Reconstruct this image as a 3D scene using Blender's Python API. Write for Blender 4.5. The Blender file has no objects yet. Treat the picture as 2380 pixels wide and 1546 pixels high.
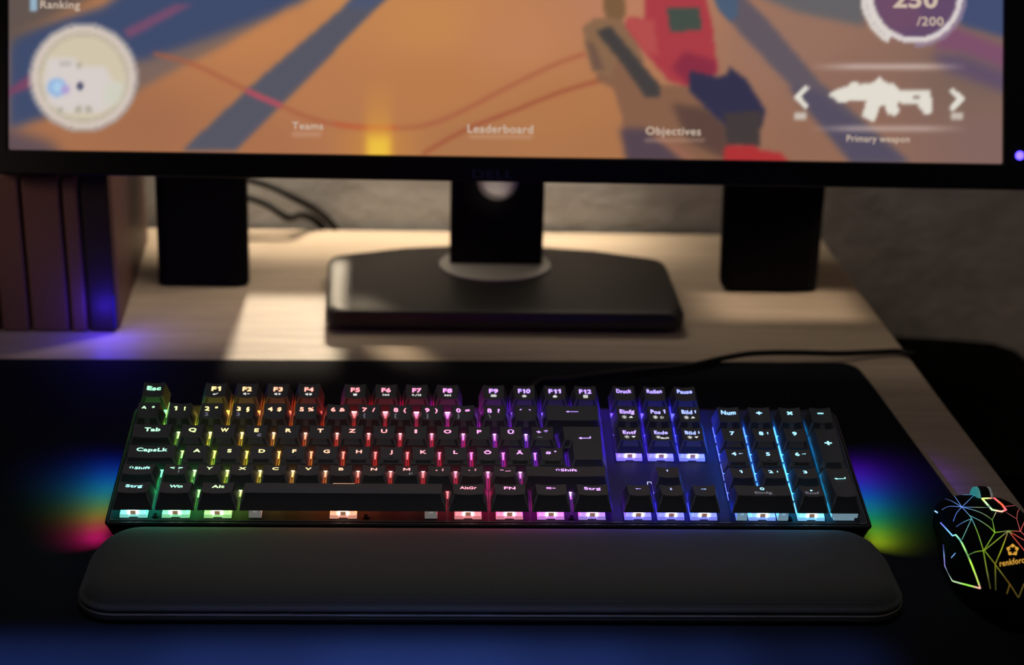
import bpy, bmesh, math, random
import numpy as np
from mathutils import Vector, Matrix
from mathutils.bvhtree import BVHTree
random.seed(7)
S = bpy.context.scene
COL = S.collection
PI = math.pi
U = 19.05

# ------------------------------------------------------------------ frames
FPX = 4099.12                       # focal length in pixels of the 2380x1546 frame
PIT, YAW, ROL = 0.563589798, -0.050153999, 0.036233495
CK = (183.699, -805.700, 632.037)   # camera in keyboard millimetres
TILT = math.radians(10)             # keyboard stands on its flip feet
ZD, ZP = .730, .733                 # desk top, mat top
K0 = (216.0, -12.5, -17.0)

def k2d(d):
    c, s = math.cos(TILT), math.sin(TILT)
    return Vector((d[0], c*d[1]-s*d[2], s*d[1]+c*d[2]))
def k2w(p):
    return k2d(((p[0]-K0[0])*.001, (p[1]-K0[1])*.001, (p[2]-K0[2])*.001)) + Vector((0, 0, ZP))
CAM = k2w(CK)
def ray(x, y):
    x -= 1190; y -= 773
    c, s = math.cos(ROL), math.sin(ROL)
    u, v = c*x+s*y, -s*x+c*y
    d = (u/FPX, 1.0, -v/FPX)
    c, s = math.cos(PIT), math.sin(PIT)
    y2, z2 = d[1]*c+d[2]*s, -d[1]*s+d[2]*c
    c, s = math.cos(YAW), math.sin(YAW)
    return k2d((c*d[0]-s*y2, s*d[0]+c*y2, z2))
FWD = ray(1190, 773)
RGT = (ray(1191, 773)-FWD).normalized()
UPV = (ray(1190, 772)-FWD).normalized()
def at(x, y, p0, n):
    d = ray(x, y); n = Vector(n)
    return CAM + d*((Vector(p0)-CAM).dot(n)/d.dot(n))
def at_z(x, y, z): return at(x, y, (0, 0, z), (0, 0, 1))
def at_y(x, y, yy): return at(x, y, (0, yy, 0), (0, 1, 0))
def to_px(p):
    d = Vector(p)-CAM; w = d.dot(FWD)
    return 1190+FPX*d.dot(RGT)/w, 773-FPX*d.dot(UPV)/w

def lin(c):
    return tuple((v/255/12.92 if v/255 <= .04045 else ((v/255+.055)/1.055)**2.4) for v in c)

# ------------------------------------------------------------------ materials
def new_mat(name):
    m = bpy.data.materials.new(name); m.use_nodes = True
    nt = m.node_tree
    return m, nt, nt.nodes['Principled BSDF']
def mat(name, col, rough=.5, spec=.5, metal=0, emit=None, es=0, noise=0, bump=0, scale=400, sheen=0, coat=0):
    m, nt, b = new_mat(name)
    b.inputs['Base Color'].default_value = (*col, 1)
    b.inputs['Roughness'].default_value = rough
    b.inputs['Specular IOR Level'].default_value = spec
    b.inputs['Metallic'].default_value = metal
    b.inputs['Sheen Weight'].default_value = sheen
    b.inputs['Coat Weight'].default_value = coat
    if emit:
        b.inputs['Emission Color'].default_value = (*emit, 1)
        b.inputs['Emission Strength'].default_value = es
    if noise or bump:
        tc = nt.nodes.new('ShaderNodeTexCoord'); n = nt.nodes.new('ShaderNodeTexNoise')
        n.inputs['Scale'].default_value = scale; n.inputs['Detail'].default_value = 4
        nt.links.new(tc.outputs['Object'], n.inputs['Vector'])
        if noise:
            r = nt.nodes.new('ShaderNodeValToRGB')
            r.color_ramp.elements[0].position = .3; r.color_ramp.elements[1].position = .7
            r.color_ramp.elements[0].color = (*[c*(1-noise) for c in col], 1)
            r.color_ramp.elements[1].color = (*[min(1, c*(1+noise)) for c in col], 1)
            nt.links.new(n.outputs['Fac'], r.inputs['Fac']); nt.links.new(r.outputs['Color'], b.inputs['Base Color'])
        if bump:
            bp = nt.nodes.new('ShaderNodeBump'); bp.inputs['Strength'].default_value = bump; bp.inputs['Distance'].default_value = .0005
            nt.links.new(n.outputs['Fac'], bp.inputs['Height']); nt.links.new(bp.outputs['Normal'], b.inputs['Normal'])
    return m
def objcol_mat(name, strength, base=(.02, .02, .02), white=0.0, rough=.5, sample=True):
    m, nt, b = new_mat(name)
    b.inputs['Base Color'].default_value = (*base, 1); b.inputs['Roughness'].default_value = rough
    oi = nt.nodes.new('ShaderNodeObjectInfo'); mx = nt.nodes.new('ShaderNodeMix'); mx.data_type = 'RGBA'
    mx.inputs['Factor'].default_value = white
    nt.links.new(oi.outputs['Color'], mx.inputs['A']); mx.inputs['B'].default_value = (1, 1, 1, 1)
    nt.links.new(mx.outputs['Result'], b.inputs['Emission Color'])
    b.inputs['Emission Strength'].default_value = strength
    if not sample: m.cycles.emission_sampling = 'NONE'
    return m
def attr_mat(name, strength, sample=True, base=(.01, .01, .01), rough=.4):
    m, nt, b = new_mat(name)
    b.inputs['Base Color'].default_value = (*base, 1); b.inputs['Roughness'].default_value = rough
    a = nt.nodes.new('ShaderNodeAttribute'); a.attribute_name = 'Col'
    nt.links.new(a.outputs['Color'], b.inputs['Emission Color'])
    b.inputs['Emission Strength'].default_value = strength
    b.inputs['Specular IOR Level'].default_value = .1
    if not sample: m.cycles.emission_sampling = 'NONE'
    return m

M = {}
M['cap'] = mat('black_keycap_plastic', (.054, .055, .061), .5, .25, bump=.08, scale=2500)
M['capglint'] = mat('painted_keycap_glint', (.15, .15, .16), .4, .4)  # edge glints painted as a lighter plastic colour
M['edge'] = mat('painted_plate_glint', (.16, .16, .165), .35, .5)  # reflection along the plate rim painted as a lighter colour
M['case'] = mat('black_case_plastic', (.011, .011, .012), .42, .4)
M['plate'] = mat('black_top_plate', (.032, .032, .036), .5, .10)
M['rubber'] = mat('black_rubber', (.006, .006, .006), .8, .2)
M['white'] = objcol_mat('white_switch_housing', .55, (.75, .75, .75), .32)
M['clear'] = objcol_mat('lit_clear_switch_housing', 1.4, (.5, .5, .5), .24, .25)
M['core'] = objcol_mat('saturated_lit_housing', 7.5, (.3, .3, .3), 0, .25)
M['led'] = objcol_mat('led_lens', 4.5, (.5, .5, .5), .45)
M['stab'] = mat('white_stabilizer_plastic', (.7, .7, .68), .5, .4, emit=(1, .95, .9), es=.12)  # faint glow put in as emission
M['stabcool'] = mat('blue_lit_stabilizer_plastic', (.6, .7, .75), .5, .4, emit=(.45, .75, .95), es=.3)  # copy with the blue LED light put into colour and emission
M['bronze'] = mat('bronze_contact', (.55, .36, .2), .4, .5, .2, emit=(.55, .3, .2), es=.35)  # emission added so the metal shows tan instead of black
M['legend'] = objcol_mat('lit_legend', 2.1, (.02, .02, .02), .26, sample=False)
M['print'] = mat('white_printed_symbol', (.75, .75, .75), .6, .2, emit=(.85, .85, .82), es=.95)  # unlit print, brightened by added emission
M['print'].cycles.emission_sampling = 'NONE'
M['dimprint'] = mat('grey_printed_symbol', (.3, .3, .34), .6, .2, emit=(.4, .4, .52), es=.25)  # same for the grey print: brightness comes from added emission
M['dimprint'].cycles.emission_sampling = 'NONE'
M['strip'] = attr_mat('rgb_side_light', 2.5)
M['screen'] = attr_mat('lit_screen', 1.0, sample=False)
M['hudtext'] = mat('screen_white_text', (0, 0, 0), .5, 0, emit=lin((205, 184, 166)), es=1.0); M['hudtext'].cycles.emission_sampling = 'NONE'
M['bezel'] = mat('black_monitor_plastic', (.0045, .0045, .006), .45, .3)
M['stand'] = mat('dark_satin_stand', (.022, .019, .017), .42, .5)
M['column'] = mat('black_stand_column', (.005, .0045, .0045), .6, .15)
M['silver'] = mat('grey_metal_ring', (.5, .48, .45), .4, .5, .3)
M['speaker'] = mat('black_speaker_shell', (.0035, .0032, .0032), .7, .12)
M['pc'] = mat('black_tower_panel', (.15, .075, .065), .5, .25)
M['pcdark'] = mat('dark_tower_groove', (.03, .02, .02), .6, .2)
M['blueled'] = mat('blue_led', (0, 0, .02), .5, .2, emit=(.03, .015, 1), es=.25)
M['powerled'] = mat('blue_power_light', (0, 0, .02), .5, .2, emit=(.08, .05, 1), es=6)
M['cable'] = mat('black_cable_rubber', (.006, .005, .005), .6, .3)
M['cabinet'] = mat('black_cabinet', (.0012, .0012, .0012), .8, .05)
M['screw'] = mat('black_screw', (.01, .01, .01), .3, .5, .5)

def wood():
    m, nt, b = new_mat('beech_desk_laminate')
    tc = nt.nodes.new('ShaderNodeTexCoord'); mp = nt.nodes.new('ShaderNodeMapping')
    mp.inputs['Scale'].default_value = (3, 40, 40)
    n = nt.nodes.new('ShaderNodeTexNoise'); n.inputs['Scale'].default_value = 3; n.inputs['Detail'].default_value = 8; n.inputs['Roughness'].default_value = .65
    n2 = nt.nodes.new('ShaderNodeTexNoise'); n2.inputs['Scale'].default_value = 900
    r = nt.nodes.new('ShaderNodeValToRGB')
    r.color_ramp.elements[0].color = (.43, .34, .255, 1); r.color_ramp.elements[1].color = (.57, .465, .355, 1)
    r.color_ramp.elements[0].position = .3; r.color_ramp.elements[1].position = .72
    mx = nt.nodes.new('ShaderNodeMix'); mx.data_type = 'RGBA'; mx.blend_type = 'MULTIPLY'; mx.inputs['Factor'].default_value = .35
    L = nt.links.new
    L(tc.outputs['Object'], mp.inputs['Vector']); L(mp.outputs['Vector'], n.inputs['Vector']); L(tc.outputs['Object'], n2.inputs['Vector'])
    L(n.outputs['Fac'], r.inputs['Fac']); L(r.outputs['Color'], mx.inputs['A']); L(n2.outputs['Fac'], mx.inputs['B'])
    L(mx.outputs['Result'], b.inputs['Base Color'])
    b.inputs['Roughness'].default_value = .5; b.inputs['Specular IOR Level'].default_value = .25
    return m
M['wood'] = wood()
def concrete():
    m, nt, b = new_mat('grey_concrete')
    tc = nt.nodes.new('ShaderNodeTexCoord')
    n = nt.nodes.new('ShaderNodeTexNoise'); n.inputs['Scale'].default_value = 9; n.inputs['Detail'].default_value = 9; n.inputs['Roughness'].default_value = .6
    v = nt.nodes.new('ShaderNodeTexNoise'); v.inputs['Scale'].default_value = 45; v.inputs['Detail'].default_value = 5
    r = nt.nodes.new('ShaderNodeValToRGB')
    r.color_ramp.elements[0].position = .3; r.color_ramp.elements[1].position = .75
    r.color_ramp.elements[0].color = (.22, .213, .21, 1); r.color_ramp.elements[1].color = (.43, .42, .41, 1)
    bp = nt.nodes.new('ShaderNodeBump'); bp.inputs['Strength'].default_value = .35; bp.inputs['Distance'].default_value = .005
    L = nt.links.new
    L(tc.outputs['Object'], n.inputs['Vector']); L(tc.outputs['Object'], v.inputs['Vector'])
    L(n.outputs['Fac'], r.inputs['Fac']); L(r.outputs['Color'], b.inputs['Base Color'])
    L(v.outputs['Fac'], bp.inputs['Height']); L(bp.outputs['Normal'], b.inputs['Normal'])
    b.inputs['Roughness'].default_value = .9; b.inputs['Specular IOR Level'].default_value = .2
    return m
M['concrete'] = concrete()
def ribbed():
    m, nt, b = new_mat('dark_ribbed_fabric')
    tc = nt.nodes.new('ShaderNodeTexCoord')
    w = nt.nodes.new('ShaderNodeTexWave'); w.wave_type = 'BANDS'; w.bands_direction = 'Y'; w.inputs['Scale'].default_value = 260; w.inputs['Distortion'].default_value = .4
    n = nt.nodes.new('ShaderNodeTexNoise'); n.inputs['Scale'].default_value = 1800; n.inputs['Detail'].default_value = 3
    ad = nt.nodes.new('ShaderNodeMath'); ad.operation = 'MULTIPLY_ADD'; ad.inputs[1].default_value = .5
    r = nt.nodes.new('ShaderNodeValToRGB')
    r.color_ramp.elements[0].color = (.026, .0255, .0245, 1); r.color_ramp.elements[1].color = (.052, .050, .048, 1)
    r.color_ramp.elements[0].position = .35; r.color_ramp.elements[1].position = .95
    bp = nt.nodes.new('ShaderNodeBump'); bp.inputs['Strength'].default_value = .25; bp.inputs['Distance'].default_value = .0003
    L = nt.links.new
    L(tc.outputs['Object'], w.inputs['Vector']); L(tc.outputs['Object'], n.inputs['Vector'])
    L(w.outputs['Fac'], ad.inputs[0]); L(n.outputs['Fac'], ad.inputs[2])
    L(ad.outputs['Value'], r.inputs['Fac']); L(r.outputs['Color'], b.inputs['Base Color'])
    L(ad.outputs['Value'], bp.inputs['Height']); L(bp.outputs['Normal'], b.inputs['Normal'])
    b.inputs['Roughness'].default_value = .85; b.inputs['Specular IOR Level'].default_value = .25
    b.inputs['Sheen Weight'].default_value = .08; b.inputs['Sheen Roughness'].default_value = .5
    return m
M['fabric'] = ribbed()
M['restbase'] = mat('wrist_rest_rubber_base', (.06, .056, .05), .8, .2)
M['seam'] = mat('brown_grey_seam', (.30, .26, .21), .8, .2)
M['mat'] = mat('navy_black_mat_cloth', (.0052, .0060, .0092), .85, .10, noise=.25, bump=.25, scale=1500)
M['mouse'] = mat('gloss_black_mouse_shell', (.0022, .0022, .0026), .6, .03)
M['mouseglow'] = attr_mat('mouse_light_lines', 1.25, sample=False)
M['mouseglow2'] = attr_mat('mouse_light_bands', 1.5, sample=False)
M['gold'] = mat('gold_logo_print', (.4, .25, .05), .5, .3, emit=lin((225, 165, 60)), es=1.0); M['gold'].cycles.emission_sampling = 'NONE'  # brightness of the print is set by emission
M['dot'] = mat('pale_blue_indicator', (.2, .3, .4), .5, .2, emit=(.45, .75, 1), es=.9)

# ------------------------------------------------------------------ object helpers
def mesh_from(verts, faces, name, mats=None, smooth=False, fmat=None):
    me = bpy.data.meshes.new(name); me.from_pydata([tuple(v) for v in verts], [], [tuple(f) for f in faces]); me.update()
    for m in (mats or []): me.materials.append(m)
    if smooth: me.polygons.foreach_set('use_smooth', [True]*len(me.polygons))
    if fmat:
        for p, k in zip(me.polygons, fmat): p.material_index = k
    return me
def put(name, me, parent=None, loc=(0, 0, 0)):
    o = bpy.data.objects.new(name, me); COL.objects.link(o)
    o.location = loc
    if parent: o.parent = parent
    return o
def empty(name, loc=(0, 0, 0), rot=(0, 0, 0)):
    o = bpy.data.objects.new(name, None); COL.objects.link(o); o.location = loc; o.rotation_euler = rot; o.empty_display_size = .02
    return o
def tag(o, label=None, cat=None, group=None, kind=None):
    if label: o['label'] = label
    if cat: o['category'] = cat
    if group: o['group'] = group
    if kind: o['kind'] = kind
    return o
def shift(verts, root):
    r = root.location
    return [(v[0]-r[0], v[1]-r[1], v[2]-r[2]) for v in verts]

class MB:
    """collects pieces of one mesh"""
    def __init__(s): s.v = []; s.f = []; s.m = []
    def add(s, v, f, m=0):
        b = len(s.v); s.v += [tuple(q) for q in v]; s.f += [tuple(i+b for i in q) for q in f]; s.m += [m]*len(f)
    def box(s, x0, x1, y0, y1, z0, z1, m=0, tx=0, ty=0):
        s.add([(x0, y0, z0), (x1, y0, z0), (x1, y1, z0), (x0, y1, z0), (x0+tx, y0+ty, z1), (x1-tx, y0+ty, z1), (x1-tx, y1-ty, z1), (x0+tx, y1-ty, z1)],
              [(3, 2, 1, 0), (4, 5, 6, 7), (0, 1, 5, 4), (1, 2, 6, 5), (2, 3, 7, 6), (3, 0, 4, 7)], m)
    def loops(s, loops, m=0, cap0=True, cap1=True):
        n = len(loops[0]); v = [p for l in loops for p in l]; f = []
        for k in range(len(loops)-1):
            for i in range(n):
                j = (i+1) % n; f.append((k*n+i, k*n+j, (k+1)*n+j, (k+1)*n+i))
        if cap0: f.append(tuple(reversed(range(n))))
        if cap1: f.append(tuple(range((len(loops)-1)*n, len(loops)*n)))
        s.add(v, f, m)
    def build(s, name, mats, parent=None, loc=(0, 0, 0), smooth=False, bevel=0, seg=2, sub=0, autos=None):
        me = mesh_from(s.v, s.f, name, mats, smooth, s.m)
        o = put(name, me, parent, loc)
        if bevel:
            b = o.modifiers.new('b', 'BEVEL'); b.width = bevel; b.segments = seg; b.limit_method = 'ANGLE'; b.angle_limit = math.radians(35)
        if sub:
            b = o.modifiers.new('s', 'SUBSURF'); b.levels = sub; b.render_levels = sub
        return o
def scale_mesh(me, k):
    me.transform(Matrix.Scale(k, 4)); me.update(); return me
def rrect(x0, x1, y0, y1, r, z=0, n=5):
    """rounded rectangle, ccw; r may be (front-left, front-right, back-right, back-left)"""
    if not isinstance(r, (tuple, list)): r = (r,)*4
    out = []
    for (cx, cy, a0, q) in ((x0+r[0], y0+r[0], PI, r[0]), (x1-r[1], y0+r[1], 1.5*PI, r[1]), (x1-r[2], y1-r[2], 0, r[2]), (x0+r[3], y1-r[3], .5*PI, r[3])):
        for i in range(n+1):
            a = a0+i/n*PI/2; out.append((cx+q*math.cos(a), cy+q*math.sin(a), z))
    return out
def rpoly(pts, rads, z, n=4):
    """polygon (ccw) with rounded corners"""
    out = []; N = len(pts)
    for i in range(N):
        p0, p, p1 = (Vector(pts[k % N][:2]) for k in (i-1, i, i+1))
        a, b = (p0-p).normalized(), (p1-p).normalized(); r = rads[i] if isinstance(rads, (list, tuple)) else rads
        t = r/max(.05, math.tan(a.angle(b)/2)); A, B = p+a*t, p+b*t
        for k in range(n+1):
            s = k/n; q = A*(1-s)**2+p*2*s*(1-s)+B*s*s
            out.append((q.x, q.y, z))
    return out
def tube(path, r, n=8, closed=False):
    """list of (verts, faces) of a tube along path"""
    P = [Vector(p) for p in path]; v = []; f = []
    up = Vector((0, 0, 1))
    for i, p in enumerate(P):
        t = (P[min(i+1, len(P)-1)]-P[max(i-1, 0)]).normalized()
        a = t.cross(up); a = a.normalized() if a.length > 1e-6 else Vector((1, 0, 0)); b = t.cross(a)
        for k in range(n):
            q = 2*PI*k/n; v.append(p+(a*math.cos(q)+b*math.sin(q))*r)
    for i in range(len(P)-1):
        for k in range(n):
            j = (k+1) % n; f.append((i*n+k, i*n+j, (i+1)*n+j, (i+1)*n+k))
    f.append(tuple(reversed(range(n)))); f.append(tuple(range((len(P)-1)*n, len(P)*n)))
    return v, f
def spline(pts, per=8):
    P = [Vector(p) for p in pts]; out = []
    for i in range(len(P)-1):
        p0, p1, p2, p3 = P[max(i-1, 0)], P[i], P[i+1], P[min(i+2, len(P)-1)]
        for k in range(per):
            t = k/per
            out.append(.5*((2*p1)+(p2-p0)*t+(2*p0-5*p1+4*p2-p3)*t*t+(3*p1-p0-3*p2+p3)*t**3))
    out.append(P[-1]); return out

# ------------------------------------------------------------------ text to flat polygons
FONT_CACHE = {}
def text_geo(txt, bold=.028):
    """(verts 2-D in units of cap height, faces, width)"""
    key = (txt, bold)
    if key in FONT_CACHE: return FONT_CACHE[key]
    if '1' in txt:
        V, F, x = [], [], 0.0
        for run in [r for r in txt.replace('1', '|1|').split('|') if r]:
            b0 = len(V)
            if run == '1':
                v, f, w = [(-.21, .14), (-.21, .32), (.02, .5), (.21, .5), (.21, -.5), (-.02, -.5), (-.02, .25)], [tuple(range(7))[::-1]], .42
            else: v, f, w = text_geo(run.strip(), bold)
            x += w/2 + (.30 if run.startswith(' ') else 0)
            V += [(p[0]+x, p[1]) for p in v]; F += [tuple(i+b0 for i in q) for q in f]; x += w/2 + (.55 if run.endswith(' ') else .17)
        x -= .17; V = [(p[0]-x/2, p[1]) for p in V]
        FONT_CACHE[key] = (V, F, x); return FONT_CACHE[key]
    if txt == 'M':
        P = [(-.52, -.5), (-.52, .5), (-.27, .5), (0, .0), (.27, .5), (.52, .5), (.52, -.5), (.31, -.5), (.31, .14), (.07, -.32), (-.07, -.32), (-.31, .14), (-.31, -.5)]
        FONT_CACHE[key] = (P, [tuple(range(13))[::-1]], 1.04); return FONT_CACHE[key]
    cu = bpy.data.curves.new('t', 'FONT'); cu.body = txt; cu.size = 1; cu.offset = bold; cu.resolution_u = 3; cu.space_character = 1.06
    o = bpy.data.objects.new('t', cu); COL.objects.link(o)
    dg = bpy.context.evaluated_depsgraph_get(); dg.update()
    me = o.evaluated_get(dg).to_mesh()
    v = [(p.co.x, p.co.y) for p in me.vertices]; f = [tuple(p.vertices) for p in me.polygons]
    o.evaluated_get(dg).to_mesh_clear(); bpy.data.objects.remove(o); bpy.data.curves.remove(cu)
    if not v: v = [(0, 0), (.1, 0), (.1, .1)]; f = [(0, 1, 2)]
    xs = [p[0] for p in v]; x0, x1 = min(xs), max(xs); H = .727
    v = [((p[0]-(x0+x1)/2)/H, p[1]/H-.5) for p in v]
    FONT_CACHE[key] = (v, f, (x1-x0)/H)
    return FONT_CACHE[key]

def poly(*pts): return [list(pts)]
def circle(cx, cy, r, n=14, a0=0): return [(cx+r*math.cos(a0+2*PI*i/n), cy+r*math.sin(a0+2*PI*i/n)) for i in range(n)]
def bar(x0, y0, x1, y1, w):
    d = Vector((x1-x0, y1-y0)).normalized()*w/2
    return [(x0+d.y, y0-d.x), (x1+d.y, y1-d.x), (x1-d.y, y1+d.x), (x0-d.y, y0+d.x)]
def sunburst(cx, cy, r, fill):
    out = [circle(cx, cy, r*(.5 if fill else .42), 10)]
    for i in range(8):
        a = i*PI/4; out.append(bar(cx+r*.62*math.cos(a), cy+r*.62*math.sin(a), cx+r*1.05*math.cos(a), cy+r*1.05*math.sin(a), .28))
    return out
def vol(): return [[(-1.7, -.45), (-1.1, -.45), (-.4, -1), (-.4, 1), (-1.1, .45), (-1.7, .45)]]
ICON = {     # millimetres, y up
 'left': [[(-1.7, 0), (-.5, .75), (-.5, .22), (1.7, .22), (1.7, -.22), (-.5, -.22), (-.5, -.75)]],
 'right': [[(1.7, 0), (.5, -.75), (.5, -.22), (-1.7, -.22), (-1.7, .22), (.5, .22), (.5, .75)]],
 'up': [[(0, 1.5), (-.85, .35), (-.3, .35), (-.3, -1.4), (.3, -1.4), (.3, .35), (.85, .35)]],
 'down': [[(0, -1.5), (.85, -.35), (.3, -.35), (.3, 1.4), (-.3, 1.4), (-.3, -.35), (-.85, -.35)]],
 'back': [[(-4.6, 0), (-2.6, .85), (-2.6, .2), (4.4, .2), (4.4, -.2), (-2.6, -.2), (-2.6, -.85)]],
 'return': [[(-3.6, -.3), (-1.7, .85), (-1.7, .0), (3.2, .0), (3.2, 1.3), (3.9, 1.3), (3.9, -.6), (-1.7, -.6), (-1.7, -1.45)]],
 'shift': [bar(-1.5, .1, 0, 1.7, .42), bar(0, 1.7, 1.5, .1, .42), bar(-1.5, .15, -.7, .15, .42), bar(.7, .15, 1.5, .15, .42), bar(-.75, .2, -.75, -1.5, .4), bar(.75, .2, .75, -1.5, .4)],
 'line': [[(-6.2, -.22), (6.2, -.22), (6.2, .22), (-6.2, .22)]],
 'menu': [bar(-2.4, .9, .6, .9, .42), bar(-2.4, .1, .6, .1, .42), bar(-2.4, -.7, .6, -.7, .42), [(.9, .1), (1.7, .75), (2.0, .35), (3.0, .1), (3.0, -.35), (2.0, -.3), (1.7, -.5)]],
 'note': [[(-1.3, -.5), (-.9, -.75), (-.3, -.6), (-.1, -.1), (.6, .15), (1.3, .75), (1.2, .2), (.5, -.35), (-.2, -.75), (-.9, -1.0), (-1.3, -.9)], circle(-.8, -.45, .5, 10)],
 'vol_down': vol()+[bar(.1, 0, 1.6, 0, .36)],
 'vol_up': vol()+[bar(.1, 0, 1.6, 0, .4), bar(.85, -.75, .85, .75, .4)],
 'mute': vol()+[circle(.9, 0, .75, 12)],
 'stop': [[(-.95, -.7), (.95, -.7), (.95, .7), (-.95, .7)]],
 'prev': [[(-1.7, -.75), (-1.25, -.75), (-1.25, .75), (-1.7, .75)], [(-1.15, 0), (.2, -.75), (.2, .75)], [(.25, 0), (1.6, -.75), (1.6, .75)]],
 'play': [[(-2.4, -.75), (-1.1, 0), (-2.4, .75)], bar(-.8, -.9, .3, .9, .3), [(.7, -.65), (1.2, -.65), (1.2, .65), (.7, .65)], [(1.6, -.65), (2.2, -.65), (2.2, .65), (1.6, .65)]],
 'next': [[(1.7, -.75), (1.25, -.75), (1.25, .75), (1.7, .75)], [(1.15, 0), (-.2, .75), (-.2, -.75)], [(-.25, 0), (-1.6, .75), (-1.6, -.75)]],
 'mail': [[(-1.45, -.8), (1.45, -.8), (1.45, -.45), (.4, .05), (0, -.2), (-.4, .05), (-1.45, -.45)], [(-1.45, .8), (0, .05), (1.45, .8)], [(-1.45, -.25), (-.6, .12), (-1.45, .6)], [(1.45, -.25), (1.45, .6), (.6, .12)]],
 'home': [[(-1.3, 0), (0, .9), (1.3, 0), (1.05, -.3), (0, .4), (-1.05, -.3)], [(-.85, -.35), (0, .25), (.85, -.35), (.85, -.95), (.3, -.95), (.3, -.5), (-.3, -.5), (-.3, -.95), (-.85, -.95)]],
 'lock': [[(-1.05, -.9), (1.05, -.9), (1.05, .05), (.5, .45), (0, .0), (-.5, .45), (-1.05, .05)], [(-.5, .5), (0, 1.0), (.5, .5), (0, .15)]],
 'calc': [bar(-1.1, .9, 1.1, .9, .35), bar(-1.0, .9, -1.0, -.95, .3), bar(1.0, .9, 1.0, -.95, .3), bar(-1.1, -.9, 1.1, -.9, .3), bar(-.45, .4, -.45, -.8, .3), bar(.05, .4, .05, -.8, .3), bar(.55, .4, .55, -.8, .3), bar(-.9, .4, .9, .4, .2)],
 'sun': sunburst(0, 0, 1.25, False), 'sunfill': sunburst(0, 0, 1.25, True),
 'tri_up': [[(-1.2, -.65), (1.2, -.65), (0, .8)]], 'tri_down': [[(-1.2, .65), (0, -.8), (1.2, .65)]],
 'power': [bar(0, .2, 0, 1.0, .3)]+[bar(.8*math.cos(a), .8*math.sin(a)-.1, .8*math.cos(a+.52), .8*math.sin(a+.52)-.1, .28) for a in [2.2+k*.5 for k in range(9)]],
 'slash_back': [bar(-.7, 1.2, .7, -1.2, .3)],
}
def glyphs(items):
    """items: (text or '@icon', dx, dy, cap height or scale, target width or None) -> verts2d, faces"""
    V, F = [], []
    for (t, dx, dy, h, w) in items:
        b = len(V)
        if t.startswith('@'):
            for pl in ICON[t[1:]]:
                b = len(V); V += [(x*h+dx, y*h+dy) for x, y in pl]; F.append(tuple(range(b, b+len(pl))))
            continue
        v, f, tw = text_geo(t)
        sx = h*1.22 if w is None else w/tw
        V += [(x*sx+dx, y*h+dy) for x, y in v]; F += [tuple(i+b for i in q) for q in f]
    return V, F

# ------------------------------------------------------------------ the room
def struct(name, mb, m, **k):
    o = mb.build(name, [m], **k); o['kind'] = 'structure'; return o
b = MB(); b.box(-2.2, 2.2, .5765, .70, 0, 2.5); struct('wall_back', b, M['concrete'])
b = MB(); b.box(-2.2, 2.2, -2.2, .70, -.06, 0); struct('floor', b, mat('dark_floor', (.02, .017, .015), .6, .3, noise=.2, scale=12))

# ------------------------------------------------------------------ desk
desk = empty('desk', (-.35, .1, 0))
tag(desk, 'light beech wood desk carrying the monitor and keyboard, lit in warm patches', 'desk')
edge = [(.352, -.35), (.329, .075), (.3215, .20), (.315, .327), (.3095, .42), (.3065, .496), (.304, .5665)]
outline = [(-1.05, -.35)] + edge + [(-1.05, .5665)]
b = MB()
b.loops([[(x, y, z) for x, y in outline] for z in (ZD-.026, ZD)])
b.v = shift(b.v, desk); b.build('desktop', [M['wood']], desk, bevel=.0015)
for (x, y) in ((-1.0, -.3), (.27, -.3), (-1.0, .52), (.245, .52)):
    b = MB(); b.box(x-.025, x+.025, y-.025, y+.025, 0, ZD-.026); b.v = shift(b.v, desk); b.build('leg', [M['wood']], desk, bevel=.003)

# ------------------------------------------------------------------ desk mat
matp = [(-.62, -.33), (.318, -.33), (.287, .084), (.2755, .239), (.2715, .2765), (-.62, .2665)]
b = MB()
rad = [.02, .02, .001, .001, .017, .02]
b.loops([rpoly(matp, rad, z, 6) for z in (ZD+.0001, ZP)])
o = b.build('desk_mat', [M['mat']], bevel=.0008)
tag(o, 'large black cloth desk mat with rounded corners lying under the keyboard and mouse', 'desk mat')

# ------------------------------------------------------------------ keyboard
kb = empty('keyboard', (0, 0, ZP), (TILT, 0, 0))
tag(kb, 'black full-size mechanical keyboard with rainbow backlit keys and glowing sides', 'keyboard')
def kp(x, y, z): return ((x-K0[0])*.001, (y-K0[1])*.001, (z-K0[2])*.001)
def kbuild(mb, name, mats, parent=kb, at=None, **k):
    """mesh in keyboard millimetres -> child of the keyboard"""
    if at is None:
        mb.v = [kp(*v) for v in mb.v]; return mb.build(name, mats, parent, **k)
    mb.v = [tuple(c*.001 for c in v) for v in mb.v]
    return mb.build(name, mats, parent, kp(*at), **k)

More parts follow.
